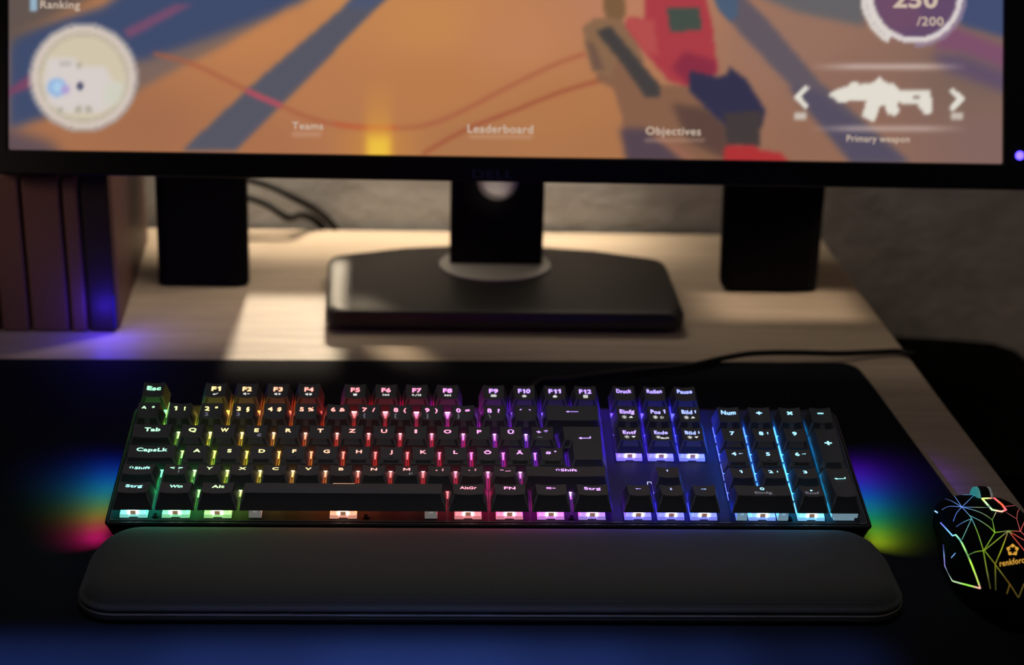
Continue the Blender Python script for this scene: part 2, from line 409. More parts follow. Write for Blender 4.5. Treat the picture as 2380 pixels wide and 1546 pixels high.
X0, X1, Y0, Y1 = -4.0, 436.0, -12.3, 106.2
b = MB()
def caseloop(i, z): return rrect(X0+i, X1-i, Y0+i, Y1-i, (max(.5, 2.5-i*.3), max(.5, 2.5-i*.3), 8, 8), z, 6)
b.loops([caseloop(3.6, -16.5), caseloop(3.2, -13), caseloop(.5, -3.4), caseloop(0, -2.4), caseloop(0, -1.3), caseloop(.7, -.5), caseloop(1.5, -.45), caseloop(1.9, -1.2)])
kbuild(b, 'case', [M['case']])
b = MB()
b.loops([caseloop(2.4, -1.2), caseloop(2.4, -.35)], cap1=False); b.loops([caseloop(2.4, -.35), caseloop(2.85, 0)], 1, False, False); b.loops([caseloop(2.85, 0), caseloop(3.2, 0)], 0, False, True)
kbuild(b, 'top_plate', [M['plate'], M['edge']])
for x in (60, 372):   # flip feet under the back edge
    b = MB(); b.loops([rrect(-11, 11, 84, 88, 1.5, -15.5), rrect(-11, 11, 98, 103, 1.5, -33.5)])
    b.v = [(v[0]+x, v[1], v[2]) for v in b.v]; kbuild(b, 'flip_foot', [M['rubber']])

# side lights
SIDE = []
def side_strip(x, stops, sgn):
    SIDE.append((stops, sgn))
    ys = np.linspace(-6.5, 102, 64); v = []; f = []; c = []
    for y in ys:
        y_s = [s[0] for s in stops]
        col = [float(np.interp(y, y_s, [lin(s[1])[k]*s[2] for s in stops])) for k in range(3)]
        for z in (-16.4, -14.2): v.append(kp(x+sgn*(-.15 if z > -15 else .1), y, z)); c.append((*col, 1))
    for i in range(len(ys)-1):
        q = (2*i, 2*i+1, 2*i+3, 2*i+2); f.append(q if sgn > 0 else q[::-1])
    me = mesh_from(v, f, 'side_light', [M['strip']])
    a = me.color_attributes.new('Col', 'FLOAT_COLOR', 'POINT'); a.data.foreach_set('color', [q for w in c for q in w])
    o = put('side_light', me, kb); return o
o = side_strip(X0+3.1-.7, [(-7, (255, 20, 120), 1.2), (9, (255, 30, 100), 1.0), (19, (250, 120, 50), .7), (28, (225, 205, 50), .75), (44, (90, 225, 110), .8), (60, (30, 195, 210), 1.0), (78, (20, 120, 255), 1.1), (92, (10, 40, 240), .8), (103, (5, 10, 160), .3)], -1)
o['label'] = 'rainbow light strip under the end beside the control key'
o = side_strip(X1-3.1+.7, [(-7, (225, 235, 30), 1.0), (8, (170, 235, 30), .9), (22, (50, 225, 80), .8), (42, (30, 200, 190), .95), (58, (30, 130, 255), 1.05), (75, (40, 60, 255), 1.1), (90, (130, 20, 255), 1.2), (103, (120, 0, 230), .7)], 1)
o['label'] = 'rainbow light strip under the number pad end'

# colours by place
STOPS = [(.6, (70, 235, 225)), (2.2, (95, 255, 170)), (3.5, (190, 255, 90)), (4.8, (255, 235, 60)), (6.3, (255, 180, 45)), (8.0, (255, 105, 45)), (9.3, (255, 50, 50)), (10.6, (255, 40, 105)), (12.0, (245, 40, 165)), (13.4, (200, 50, 235)), (14.9, (150, 60, 255)), (16.1, (105, 85, 255)), (17.3, (70, 125, 255)), (19.0, (60, 165, 255)), (21.0, (60, 205, 250)), (23, (70, 240, 230)), (25, (80, 250, 210))]
def keycol(u, row):
    if u > 15.2: s = u + {5: -.5, 4: -.1, 3: .0, 2: .2, 1: .4, 0: .5}[int(row)] - (.6 if u < 18.5 else 0)
    else: s = u + .55*row
    if row > 5 and u < 1: s = 2.2
    if 14.4 <= u < 15.2: s = max(s, 13.6) if row else s
    s = min(s, 15.0) if u < 15.2 else max(s, 15.2)
    return tuple(float(np.interp(s, [q[0] for q in STOPS], [lin(q[1])[k] for q in STOPS])) for k in range(3))

ROWP = {5.2: (16.3, 14.3), 4: (16.9, 14.7), 3: (14.6, 14.0), 2: (12.9, 12.9), 1: (13.2, 15.3), 0: (14.5, 16.6)}   # top z: back, front
ZB = 6.5
def cap_surface(w, d, zb, zf, dish, convex=False):
    yf, yb = -d/2+4.05, d/2-2.05
    hw = w/2-2.7
    def z(x, y):
        t = (y-yf)/(yb-yf); base = zf+(zb-zf)*t
        if convex: return base+.9*(1-(2*t-1)**2)-.45
        q = min(1, abs(x)/hw)
        return base-dish*(1-q*q)
    return z, yf, yb
CAPS = {}
def cap_mesh(wu, du, zb, zf, dish=.95, convex=False, ell=None):
    key = (wu, du, zb, zf, dish, convex, bool(ell))
    if key in CAPS: return CAPS[key]
    w, d = wu*U-.95, du*U-.95
    zs, yf, yb = cap_surface(w, d, zb, zf, dish, convex)
    if ell:
        # ISO enter: upper part 1.5u wide, lower part 1.25u, right aligned
        xl, xn, xr = -w/2, -w/2+.25*U, w/2; ym = .5*d-U+.5
        base = [(xn, -d/2), (xr, -d/2), (xr, d/2), (xl, d/2), (xl, ym), (xn, ym)]
        top = [(xn+2.9, yf), (xr-2.9, yf), (xr-2.5, yb), (xl+2.5, yb), (xl+2.9, ym+4.0), (xn+2.9, ym+4.0)]
        L = lambda P, Q, t: [(a[0]*(1-t)+c[0]*t, a[1]*(1-t)+c[1]*t) for a, c in zip(P, Q)]
        mk = lambda t, r, z: [(x, y, z if z is not None else zs(x, y)) for x, y, _ in rpoly(L(base, top, t), r, 0, 4)]
        cx, cy = 3.0, ym+6
    else:
        def mk(t, r, z):
            i0, i1 = 2.9*t, 2.5*t
            P = [(-w/2+i0, -d/2+4.05*t), (w/2-i0, -d/2+4.05*t), (w/2-i1, d/2-2.05*t), (-w/2+i1, d/2-2.05*t)]
            return [(x, y, z if z is not None else zs(x, y)) for x, y, _ in rpoly(P, r, 0, 4)]
        cx, cy = 0, (yf+yb)/2
    m = MB()
    if not ell and not convex:   # more points along the long edges so the dish shows
        def dens(l):
            out = []
            for i, p in enumerate(l):
                q = l[(i+1) % len(l)]; out.append(p)
                if abs(p[0]-q[0]) > 4:
                    for k in range(1, 8): out.append(tuple(p[j]+(q[j]-p[j])*k/8 for j in range(3)))
            return out
        mk0 = mk; mk = lambda t, r, z: [(x, y, z if z is not None else zs(x, y)) for x, y, _ in dens(mk0(t, r, 0))]
    lo = mk(0, .9, ZB)
    top0 = mk(1.0, .8, None)
    def mix(a, c, t): return [tuple(a[i][j]*(1-t)+c[i][j]*t for j in range(3)) for i in range(len(a))]
    rim = [(x*1.0, y, z-.45) for x, y, z in mk(.97, .9, None)]
    inner = mix(top0, [(cx, cy, 0)]*len(top0), .045); inner = [(x, y, zs(x, y)) for x, y, _ in inner]
    loops = [lo, mix(lo, rim, .5), rim, top0, inner]
    for t in (.3, .6, .85):
        q = mix(top0, [(cx, cy, 0)]*len(top0), t); loops.append([(x, y, zs(x, y)) for x, y, _ in q])
    m.loops(loops, cap0=False)
    # inside skirt so the cap is a hollow shell
    li = mk(.06, .6, ZB); m.loops([li, [(x*.8, y*.8, 10.2) for x, y, _ in li]][::1], cap0=False)
    n = len(lo); b0 = 0
    me = mesh_from([tuple(c*.001 for c in v) for v in m.v], m.f, 'keycap', [M['cap']], True)
    me.update()
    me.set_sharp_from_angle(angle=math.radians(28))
    me.materials.append(M['capglint'])
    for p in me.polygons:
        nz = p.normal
        if (nz.y < -.38 and abs(nz.x) > .38 and nz.z < .6) or (.22 < nz.z < .85 and p.area < 6e-6 and p.center.z > .0105): p.material_index = 1  # front corners and top rim take the painted glint colour
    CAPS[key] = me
    return me

# one clear switch, shared
def switch_mesh():
    m = MB()
    h = 7.8
    m.box(-h, -2.6, -h, h, 0.02, 2.3, 0, .25, .25); m.box(2.6, h, -h, h, 0.02, 2.3, 0, .25, .25); m.box(-2.6, 2.6, -h+.9, h-.9, .02, 1.9, 0)
    m.box(-7.1, 7.1, -7.1, -6.3, 2.3, 6.4, 1, .35, .1)
    m.box(-6.9, 6.9, -6.3, 7.1, 2.3, 6.4, 2, .35, .1)
    m.box(-6.0, 6.0, -6.2, 6.2, 6.4, 10.0, 2, 1.6, 1.6)
    for s in (-1, 1): m.box(s*5.2-1.3, s*5.2+1.3, -7.5, -6.9, 2.3, 5.4, 1, .1, 0)
    me = mesh_from([tuple(c*.001 for c in v) for v in m.v], m.f, 'switch', [M['white'], M['clear'], M['core']], False, m.m)
    return me
SWITCH = switch_mesh()
m = MB(); m.box(-3.0, -1.7, -7.9, -7.0, 2.6, 5.9, 0, .25, 0); m.box(1.7, 3.0, -7.9, -7.0, 2.6, 5.9, 0, .25, 0); m.box(-1.7, 1.7, -7.5, -7.0, 5.0, 5.9)
LED = mesh_from([tuple(c*.001 for c in v) for v in m.v], m.f, 'led', [M['led']])
m = MB(); m.box(-1.55, 1.55, -7.6, -7.0, 2.4, 4.9); m.box(-1.55, 1.55, -7.75, -7.0, 3.5, 3.8)
CONTACT = mesh_from([tuple(c*.001 for c in v) for v in m.v], m.f, 'contact', [M['bronze']])

HID = set()
def key(u, row, w=1, h=1, name='keycap', lit=(), pr=(), dim=(), kw=None, tag_=None, ell=False, sw=True, dish=.95, conv=False, ry=None):
    """u, row: centre column and row of the lower unit"""
    rr = 5.2 if row == 5 else row
    yc = (rr*U) + (h-1)*U/2
    rb = int(row+h-1); zbk = ROWP[5.2 if rb == 5 else rb][0]; zfr = ROWP[rr][1]
    me = cap_mesh(w, h, zbk, zfr, dish, conv, ell)
    o = put(name, me, kb, kp(u*U, yc, 0))
    if tag_: o['label'] = tag_
    zs, yf, yb = cap_surface(w*U-.95, h*U-.95, zbk, zfr, dish, conv)
    col = keycol(u, rr)
    for items, m_, nm in ((lit, M['legend'], 'legend'), (pr, M['print'], 'printed_symbol'), (dim, M['dimprint'], 'printed_symbol')):
        if not items: continue
        V, F = glyphs(items)
        me2 = mesh_from([(x*.001, y*.001, (zs(x, y)+.07)*.001) for x, y in V], F, nm, [m_])
        if len(F) and me2.polygons[0].normal.z < 0: me2.flip_normals()
        g = put(nm, me2, o); g.color = (*col, 1)
    if sw:
        mxc = max(col); sat = tuple((q/mxc)**(2.3 if u > 15 else 1.7) for q in col)
        s = put('switch', SWITCH, kb, kp(u*U, yc, 0)); sat = tuple(q*(1.7 if u > 15 else 1.15) for q in sat); s.color = (*sat, 1)
        l = put('led', LED, s); l.color = (*col, 1)
        if row == 0 or (15 < u < 18.4 and row == 3): put('contact', CONTACT, s)
    return o

T1 = 2.6       # legend centre from the cap centre, towards the back
def L(t, w=None, h=3.5, dy=0, dx=0): return (t, dx, T1+dy, h, w)
# F row
key(.5, 5, lit=[L('Esc', 8.4, 3.3)], tag_='black escape key, alone at the row end')
FI = [('F1', 2.5, 'note'), ('F2', 3.5, 'vol_down'), ('F3', 4.5, 'vol_up'), ('F4', 5.5, 'mute'), ('F5', 7, 'stop'), ('F6', 8, 'prev'), ('F7', 9, 'play'), ('F8', 10, 'next'), ('F9', 11.5, 'mail'), ('F10', 12.5, 'home'), ('F11', 13.5, 'lock'), ('F12', 14.5, 'calc')]
for t, u, ic in FI: key(u, 5, name='function_key', lit=[L(t, 5.6 if len(t) < 3 else 7.6, 3.6)], pr=[('@'+ic, 0, -1.6, 1.18, None)], tag_='black function key marked '+t)
# number row
NR = [('^', '°', None), ('1', '!', None), ('2', '"', '2'), ('3', '§', '3'), ('4', '$', None), ('5', '%', None), ('6', '&', None), ('7', '/', '{'), ('8', '(', '['), ('9', ')', ']'), ('0', '=', '}'), ('ß', '?', '\\'), ('´', '`', None)]
for i, (a, c, d) in enumerate(NR):
    key(.5+i, 4, lit=[(a, -2.9, 3.0, 3.3, None), (c, 2.6, 3.0, 3.0, None)], dim=[(d, -2.9, -1.6, 2.8, None)] if d else (), tag_='black number row key marked '+a)
key(14, 4, 2, name='backspace_key', lit=[('@back', 0, 2.2, .85, None)], dish=.4)
# Q row
key(.75, 3, 1.5, name='tab_key', lit=[L('Tab', 9.4, 3.4)])
for i, t in enumerate('QWERTZUIOPÜ'):
    key(2+i, 3, lit=[L(t, 4.6 if t == 'W' else (1.5 if t == 'I' else None), 3.4)], dim=[('@', 1.8, -2.2, 2.6, 3.4)] if False else ([('€', 1.9, -2.2, 2.6, None)] if t == 'E' else ()), tag_='black letter key marked '+t)
key(13, 3, lit=[('+', -2.2, 2.6, 3.2, None), ('*', 2.2, 2.6, 3.4, None)], dim=[('~', -1.8, -2.0, 3.0, None)])
key(14.25, 2, 1.5, 2, name='enter_key', lit=[('@return', 1.2, 6.2, 1.0, None)], ell=True, dish=.35, tag_='black enter key with an L shape')
# A row
key(.875, 2, 1.75, name='caps_lock_key', lit=[L('CapsLk', 18.2, 3.4, .2)], dish=.6)
for i, t in enumerate('ASDFGHJKLÖÄ'):
    o = key(2.25+i, 2, lit=[L(t, None, 3.3, .1)], tag_='black letter key marked '+t)
    if t in 'FJ':
        m = MB(); m.box(-1.6, 1.6, -3.6, -2.9, 11.95, 12.35, 0, .1, .1); m.v = [tuple(c*.001 for c in v) for v in m.v]; m.build('homing_bar', [M['cap']], o)
key(13.25, 2, lit=[('#', -2.0, 2.8, 2.8, None), ("'", 2.2, 2.9, 3.0, 1.1)])
# Y row
key(.625, 1, 1.25, name='shift_key', lit=[('@shift', -4.4, 2.9, .85, None), ('Shift', 1.9, 2.9, 3.1, 9.0)], tag_='short black shift key')
key(1.75, 1, lit=[('<', -2.4, 3.2, 3.0, None), ('>', 2.4, 3.2, 3.0, None)], dim=[('|', 1.8, -.6, 2.6, None)])
for i, t in enumerate('YXCVBNM'):
    key(2.75+i, 1, lit=[L(t, None, 3.2, .5)], dim=[('µ', 2.4, -1.6, 2.6, None)] if t == 'M' else (), tag_='black letter key marked '+t)
for i, (a, c) in enumerate([(',', ';'), ('.', ':'), ('-', '_')]):
    key(9.75+i, 1, lit=[(a, -1.6, 3.6, 3.2, None if a != '-' else 2.0), (c, 2.0, 3.6, 3.2, None if a != '-' else 3.2)], tag_='black key marked with '+{',': 'comma', '.': 'full stop', '-': 'hyphen'}[a])
key(13.625, 1, 2.75, name='shift_key', lit=[('@shift', -4.6, 2.8, .85, None), ('Shift', 1.9, 2.8, 3.2, 9.6)], dish=.5, tag_='long black shift key')
# bottom row
for u, t, w in ((.625, 'Strg', 9.6), (1.875, 'Win', 7.4), (3.125, 'Alt', 7.0), (10.625, 'AltGr', 9.6), (11.875, 'FN', 6.6), (14.375, 'Strg', 9.6)):
    key(u, 0, 1.25, name='modifier_key', lit=[L(t, w, 3.2, .5)], tag_='black key marked '+t + (', beside the arrow keys' if u > 14 else ''))
key(13.125, 0, 1.25, name='menu_key', lit=[('@menu', -.3, 3.2, 1.0, None)])
key(6.875, 0, 6.25, name='space_bar', lit=[('@line', 0, 6.5, 1.0, None)], conv=True)
# navigation block
N0 = 15.77
for i, t in enumerate(('Druck', 'Rollen', 'Pause')): key(N0+i, 5, name='navigation_key', lit=[L(t, 9.4, 3.2, .6)], tag_='black navigation key marked '+t)
SUNS = [('@sun', '@tri_up'), ('@sunfill', '@power'), ('@sunfill', '@tri_up')]
for i, t in enumerate(('Einfg', 'Pos 1', 'Bild')):
    key(N0+i, 4, name='navigation_key', lit=[L(t, 9.0 if i < 2 else 6.6, 3.2, .5, -1.2 if i == 2 else 0)]+([('@up', 4.0, 3.1, .85, None)] if i == 2 else []), pr=[(SUNS[i][0], -1.9, -1.4, 1.15, None), (SUNS[i][1], 2.1, -1.4, 1.1, None)], tag_='black navigation key marked '+t+(' with an up arrow' if i == 2 else ''))
for i, t in enumerate(('Entf', 'Ende', 'Bild')):
    key(N0+i, 3, name='navigation_key', lit=[L(t, 8.2 if i < 2 else 6.6, 3.2, .3, -1.2 if i == 2 else 0)]+([('@down', 4.0, 2.9, .85, None)] if i == 2 else []), pr=[(('@sun', '@sunfill', '@sunfill')[i], -1.9, -1.5, 1.15, None), ('Mode', 2.0, -2.3, 1.7, 4.8) if i == 1 else ('@tri_down', 2.1, -1.5, 1.1, None)], tag_='black navigation key marked '+t+(' with a down arrow' if i == 2 else ''))
key(N0+1, 1, name='arrow_key', lit=[('@up', 0, 3.6, .9, None)], tag_='black up arrow key')
for i, t in enumerate(('left', 'down', 'right')): key(N0+i, 0, name='arrow_key', lit=[('@'+t, 0, 3.2, .95, None)], tag_='black %s arrow key' % t)
# number pad
P0 = 19.05
for i, t in enumerate(('Num', '÷', '×', '−')): key(P0+i, 4, name='number_pad_key', lit=[L(t, 9.0 if i == 0 else 3.6, 3.4 if i == 0 else 4.2, .3)], tag_='black number pad key '+('Num', 'divide', 'multiply', 'minus')[i], sw=i < 3)
for r, tt in ((3, ('7', '8', '9')), (2, ('4', '5', '6')), (1, ('1', '2', '3'))):
    for i, t in enumerate(tt):
        ar = {'8': '@up', '4': '@left', '6': '@right', '2': '@down'}.get(t)
        o = key(P0+i, r, name='number_pad_key', lit=[(t, -1.4 if ar else 0, T1+.3, 3.3, None)]+([(ar, 2.6, T1+.3, .72, None)] if ar else []), tag_='black number pad key marked '+t)
        if t == '5':
            m = MB(); m.box(-1.6, 1.6, -3.6, -2.9, 11.95, 12.35, 0, .1, .1); m.v = [tuple(c*.001 for c in v) for v in m.v]; m.build('homing_bar', [M['cap']], o)
key(P0+3, 2, 1, 2, name='number_pad_key', lit=[('+', 0, 3.6, 5.0, None)], tag_='tall black number pad key marked plus', sw=False)
key(P0+3, 0, 1, 2, name='number_pad_key', lit=[('@return', 0, 5.5, .92, None)], tag_='tall black number pad enter key', sw=False)
key(P0+.5, 0, 2, name='number_pad_key', lit=[L('0', None, 3.2, .9)], dim=[('Einfg', 0, -1.3, 2.7, 10.0)], dish=.6, tag_='wide black number pad key marked 0')
key(P0+2, 0, name='number_pad_key', lit=[(',', 0, 4.2, 4.2, 1.6)], dim=[('Entf', 0, -.9, 2.7, 8.2)], tag_='black number pad key marked comma')
# stabilizers, screws, plate prints
def stab(x, w, y, m_, z1=6.0):
    b = MB(); b.box(x-w/2, x+w/2, y-7.3, y+5, .02, 3.6, 0, .2, .2); b.box(x-w/2+.3, x-w*.16, y-7.1, y+4, 3.6, z1); b.box(x+w*.16, x+w/2-.3, y-7.1, y+4, 3.6, z1); b.box(x-w*.16, x+w*.16, y-6.0, y+4, 3.6, z1-.6)
    kbuild(b, 'stabilizer', [m_])
stab(6.875*U-50.2, 7.2, 0, M['stab']); stab(6.875*U+50.2, 7.2, 0, M['stab'])
stab((P0+.5)*U-12.0, 6.2, -.4, M['stabcool'], 5.6); stab((P0+.5)*U+12.0, 6.2, -.4, M['stabcool'], 5.6)
b = MB(); b.box((P0+3)*U-7.6, (P0+3)*U+7.6, -7.6, 6, 2.2, 5.4); b.box((P0+3)*U-2.5, (P0+3)*U+2.5, -7.6, 6, 1.2, 2.2, 0); b.box((P0+3)*U-6, (P0+3)*U+6, -7.2, 6, .02, 2.2)
kbuild(b, 'stabilizer', [M['stabcool']])
for x in (1.26*U, 7.55*U, 13.75*U, 20.4*U):
    b = MB(); b.loops([[(x+2.0*s*math.cos(a), -6.2+2.0*s*math.sin(a), z) for a in [2*PI*k/14 for k in range(14)]] for s, z in ((1, .02), (1, .7), (.8, 1.1), (.45, 1.15), (.4, .6))])
    kbuild(b, 'screw', [M['screw']])
V, F = glyphs([('A', 0, 0, 2.9, 3.4)])
put('indicator_letter', mesh_from([kp(x+20.55*U, y+85.5+4.5, .06) for x, y in V], F, 'indicator_letter', [M['print']]), kb)
b = MB(); b.loops([[(20.58*U+1.25*math.cos(a), 86.0+1.25*math.sin(a), z) for a in [2*PI*k/16 for k in range(16)]] for z in (.02, .25)])
kbuild(b, 'indicator_light', [M['dot']])
b = MB(); b.box(16.22*U, 16.22*U+.4, 25, 28.6, .01, .06); b.box(16.22*U, 16.22*U+2.6, 28.2, 28.6, .01, .07); b.box(16.22*U+2.3, 16.22*U+2.6, 26.8, 28.2, .01, .06)
kbuild(b, 'printed_mark', [M['print']])
# cable out of the back of the keyboard, over the mat and off the desk
pth = [k2w((236, 104, -8)), at_z(1245, 893, ZP+.006)] + [at_z(x, y, z) for x, y, z in ((1330, 881, ZP+.004), (1420, 869, ZP+.0032), (1530, 858, ZP+.0032), (1600, 851, ZP+.0035), (1680, 833, ZD+.006), (1750, 822, ZD+.0075), (1850, 820, ZD+.0065), (1950, 822, ZD+.005), (2030, 819, ZD+.0033), (2085, 817, ZD+.003))]
pth += [Vector((.3150, .2925, ZD+.0034)), Vector((.3200, .2925, ZD+.0022)), Vector((.3240, .294, ZD-.012)), Vector((.327, .297, ZD-.05)), Vector((.33, .30, ZD-.14))]
pth = spline(pth, 8)
v, f = tube(pth, .0021, 10)
inv = (Matrix.Translation(kb.location) @ Matrix.Rotation(TILT, 4, 'X')).inverted()
me = mesh_from([inv @ Vector(q) for q in v], f, 'cable', [M['cable']], True); put('cable', me, kb)

# ------------------------------------------------------------------ wrist rest
wr = empty('wrist_rest', (0, -.05, ZP))
tag(wr, 'black ribbed fabric wrist rest lying along the front of the keyboard', 'wrist rest')
def wl(i, z, zf=None): # inset loop, z in mm
    return [(x*.001, (y+50)*.001, z*.001) for x, y, _ in rrect(-223.3+i, 223.3-i, -83.6+i, -1.8-i*.55, (max(4, 21-i), max(4, 21-i), max(6, 27-i), max(6, 27-i)), 0, 10)]
b = MB(); b.loops([wl(1.0, 0), wl(0, .8), wl(0, 4.2), wl(.6, 4.9)]); b.build('base', [M['restbase']], wr, smooth=True)
b = MB(); b.loops([wl(1.6, 4.6), wl(.1, 4.9), wl(-.1, 5.3), wl(.2, 5.9), wl(1.6, 6.2)]); b.build('seam', [M['seam']], wr, smooth=True)
prof = [(1.4, 5.9), (.3, 6.6), (.2, 8.2), (1.2, 9.3), (2.2, 9.5), (2.8, 10.4), (4.2, 12.6), (6.4, 14.8), (9.5, 16.4), (14, 17.4), (20, 18.0), (28, 18.3), (38, 18.4)]
b = MB(); b.loops([wl(i, z) for i, z in prof]); b.build('cushion', [M['fabric']], wr, smooth=True)

# ------------------------------------------------------------------ monitor
TAU = math.radians(12)
SN = Vector((0, -math.cos(TAU), math.sin(TAU))); SP = Vector((0, .298, .862)); SUP = Vector((0, math.sin(TAU), math.cos(TAU)))
def scr(x, y, off=0): return at(x, y, SP+SN*off, SN)
mon = empty('monitor', (.015, .40, ZD))
tag(mon, 'wide black monitor on a stand, showing an orange and blue shooting game', 'monitor')
bl, br_ = scr(21, 347.5), scr(2329, 380.5)
tl, tr = scr(21, 0), scr(2331, 0)
ext = lambda lo, hi, L_: lo+(hi-lo).normalized()*L_
TL, TR = ext(bl, tl, .425), ext(br_, tr, .425)
# bezel frame: outer and inner outlines, front and back
def exp_(a): # outer outline in screen plane
    return [scr(-45, 402.5), scr(2392, 441.5), None, None]
o0, o1 = scr(-45, 402.5), scr(2392, 441.5)
o2, o3 = TR+(TR-br_).normalized()*.016+Vector((.020, 0, 0)), TL+(TL-bl).normalized()*.016-Vector((.020, 0, 0))
outer = [o0, o1, o2, o3]; inner = [bl, br_, TR, TL]
b = MB()
fr = .0045
v = [p+SN*fr for p in outer]+[p+SN*fr for p in inner]+[p-SN*.0005 for p in inner]+[p-SN*.035 for p in outer]
f = []
for i in range(4):
    j = (i+1) % 4
    f += [(i, j, 4+j, 4+i), (4+i, 4+j, 8+j, 8+i), (12+i, 12+j, j, i)]
f.append((12, 15, 14, 13))
b.add(v, f); b.v = shift(b.v, mon); b.build('bezel', [M['bezel']], mon, bevel=.0012)
# rear housing and arm joint
c = (o0+o1+o2+o3)/4
b = MB(); b.box(c.x-.16, c.x+.16, c.y+.037, c.y+.060, c.z-.11, c.z+.12); b.v = shift(b.v, mon); b.build('rear_housing', [M['bezel']], mon, bevel=.01, seg=3)

# picture on the screen ------------------------------------------------
def inside(P, X, Y):
    r = np.zeros(X.shape, bool); n = len(P)
    for i in range(n):
        x1, y1 = P[i]; x2, y2 = P[(i+1) % n]
        if y1 == y2: continue
        c_ = ((y1 > Y) != (y2 > Y)) & (X < (x2-x1)*(Y-y1)/(y2-y1)+x1); r ^= c_
    return r
def blur(A, s):
    if s <= 0: return A
    k = int(3*s)+1; w = np.exp(-.5*(np.arange(-k, k+1)/s)**2); w /= w.sum()
    for ax in (0, 1):
        pad = [(0, 0)]*A.ndim; pad[ax] = (k, k); B = np.pad(A, pad, mode='edge')
        A = sum(w[i]*np.take(B, range(i, i+A.shape[ax]), axis=ax) for i in range(2*k+1))
    return A
STEP = 4
gx = np.arange(12, 2345, STEP); gy = np.arange(-120, 396, STEP)
X, Y = np.meshgrid(gx.astype(float), gy.astype(float))
SMP = [(600, 60, 193, 128, 80), (1000, 60, 197, 134, 80), (1200, 100, 190, 128, 88), (700, 200, 182, 121, 80), (1000, 200, 186, 123, 75), (1300, 250, 178, 119, 75), (350, 300, 163, 108, 76), (600, 330, 170, 112, 78), (1100, 340, 171, 116, 76), (1450, 30, 185, 125, 95), (1850, 100, 151, 113, 96), (2000, 200, 140, 105, 92), (1900, 330, 146, 105, 84), (2300, 330, 130, 101, 95), (2250, 190, 122, 98, 88), (800, -100, 200, 140, 85), (1400, 350, 170, 115, 75)]
num = np.zeros((*X.shape, 3)); den = np.zeros(X.shape)
for (x, y, *rgb) in SMP:
    w = 1/(((X-x)/1.6)**2+(Y-y)**2+900)**1.3; num += w[..., None]*np.array(rgb, float); den += w
IMG = num/den[..., None]
def paint(P, rgb, soft=1.5, alpha=1.0):
    global IMG
    a = blur(inside(P, X, Y).astype(float), max(.45, soft*.6))[..., None]*alpha; IMG = IMG*(1-a)+np.array(rgb, float)*a
def stroke(pts, w, rgb, soft=1.0, alpha=1.0):
    global IMG
    d = np.full(X.shape, 1e9); q = spline([(x, y, 0) for x, y in pts], 10)
    for a_, b_ in zip(q[:-1], q[1:]):
        ax, ay, dx, dy = a_.x, a_.y, b_.x-a_.x, b_.y-a_.y
        t = np.clip(((X-ax)*dx+(Y-ay)*dy)/(dx*dx+dy*dy+1e-9), 0, 1)
        d = np.minimum(d, np.hypot(X-ax-t*dx, Y-ay-t*dy))
    a = np.clip((w/2+2-d)/4, 0, 1); a = blur(a, soft)[..., None]*alpha
    IMG = IMG*(1-a)+np.array(rgb, float)*a
# shaded ground
paint([(0, 420), (0, 290), (120, 330), (175, 400)], (96, 78, 84), 6)
paint([(270, 250), (330, 120), (560, 20), (760, -40), (860, -120), (700, -40), (640, 35), (520, 105), (430, 150), (330, 205)], (124, 101, 92), 3.5)
paint([(20, 300), (20, 80), (240, 15), (420, -120), (860, -120), (700, 5), (560, 60), (430, 108), (320, 145), (100, 275)], (63, 75, 107), 4)
paint([(0, 120), (0, -130), (330, -130), (215, -5), (60, 75)], (98, 84, 78), 5)
paint([(10, 215), (80, 165), (140, 150), (150, 180), (10, 225)], (122, 68, 98), 2)
paint([(285, 70), (410, 8), (445, 12), (300, 90)], (116, 76, 107), 2)
paint([(420, 352), (600, 185), (800, 15), (930, -120), (1010, -120), (890, 5), (665, 232), (545, 352)], (86, 86, 99), 2.0)
paint([(800, 20), (930, -120), (1000, -120), (890, 0), (860, 18)], (78, 86, 112), 2.5)
# right-hand ground
paint([(1780, -120), (2010, -120), (2010, 62), (1850, 28), (1760, -10)], (101, 98, 101), 3)
paint([(1640, -60), (1720, -20), (1770, 30), (1905, 190), (2115, 378), (1980, 378), (1860, 225), (1700, 55)], (97, 87, 96), 2.2)
paint([(1830, 200), (1905, 215), (2110, 378), (1980, 378)], (85, 78, 96), 3)
paint([(1650, -30), (1718, -30), (1714, 38), (1697, 52), (1670, 25)], (75, 92, 116), 1.6)
paint([(2170, -120), (2345, -120), (2345, 90), (2240, 62), (2190, 30)], (66, 77, 112), 3)
paint([(2200, 55), (2345, 112), (2345, 165), (2240, 122), (2170, 115)], (124, 80, 106), 3)
paint([(2160, 125), (2240, 128), (2345, 168), (2345, 220), (2200, 165)], (97, 80, 102), 4)
# wires
stroke([(360, 125), (450, 150), (570, 208), (640, 240), (720, 274), (800, 292), (900, 298), (985, 292), (1060, 265), (1180, 203), (1290, 150), (1360, 125)], 8, (166, 92, 66), 1)
stroke([(575, 212), (610, 228), (650, 244)], 10, (180, 76, 100), .8)
stroke([(780, 289), (850, 297), (920, 297)], 9, (186, 92, 62), .8)
stroke([(985, 356), (1080, 303), (1200, 255), (1300, 215), (1400, 185)], 9, (158, 86, 60), .8)
# yellow beam
g = np.exp(-.5*((X-880)/27)**4)*np.clip((Y-170)/150, 0, 1)**1.3
IMG = IMG*(1-.55*g[..., None])+np.array((226, 160, 62), float)*.55*g[..., None]
g = np.exp(-.5*((X-880)/24)**4)/(1+np.exp(-(Y-318)/6.))
IMG = IMG*(1-g[..., None])+np.array((240, 208, 76), float)*g[..., None]
g = np.exp(-.5*((X-880)/55)**2)/(1+np.exp(-(Y-300)/10.))*.35
IMG = IMG*(1-g[..., None])+np.array((232, 160, 50), float)*g[..., None]
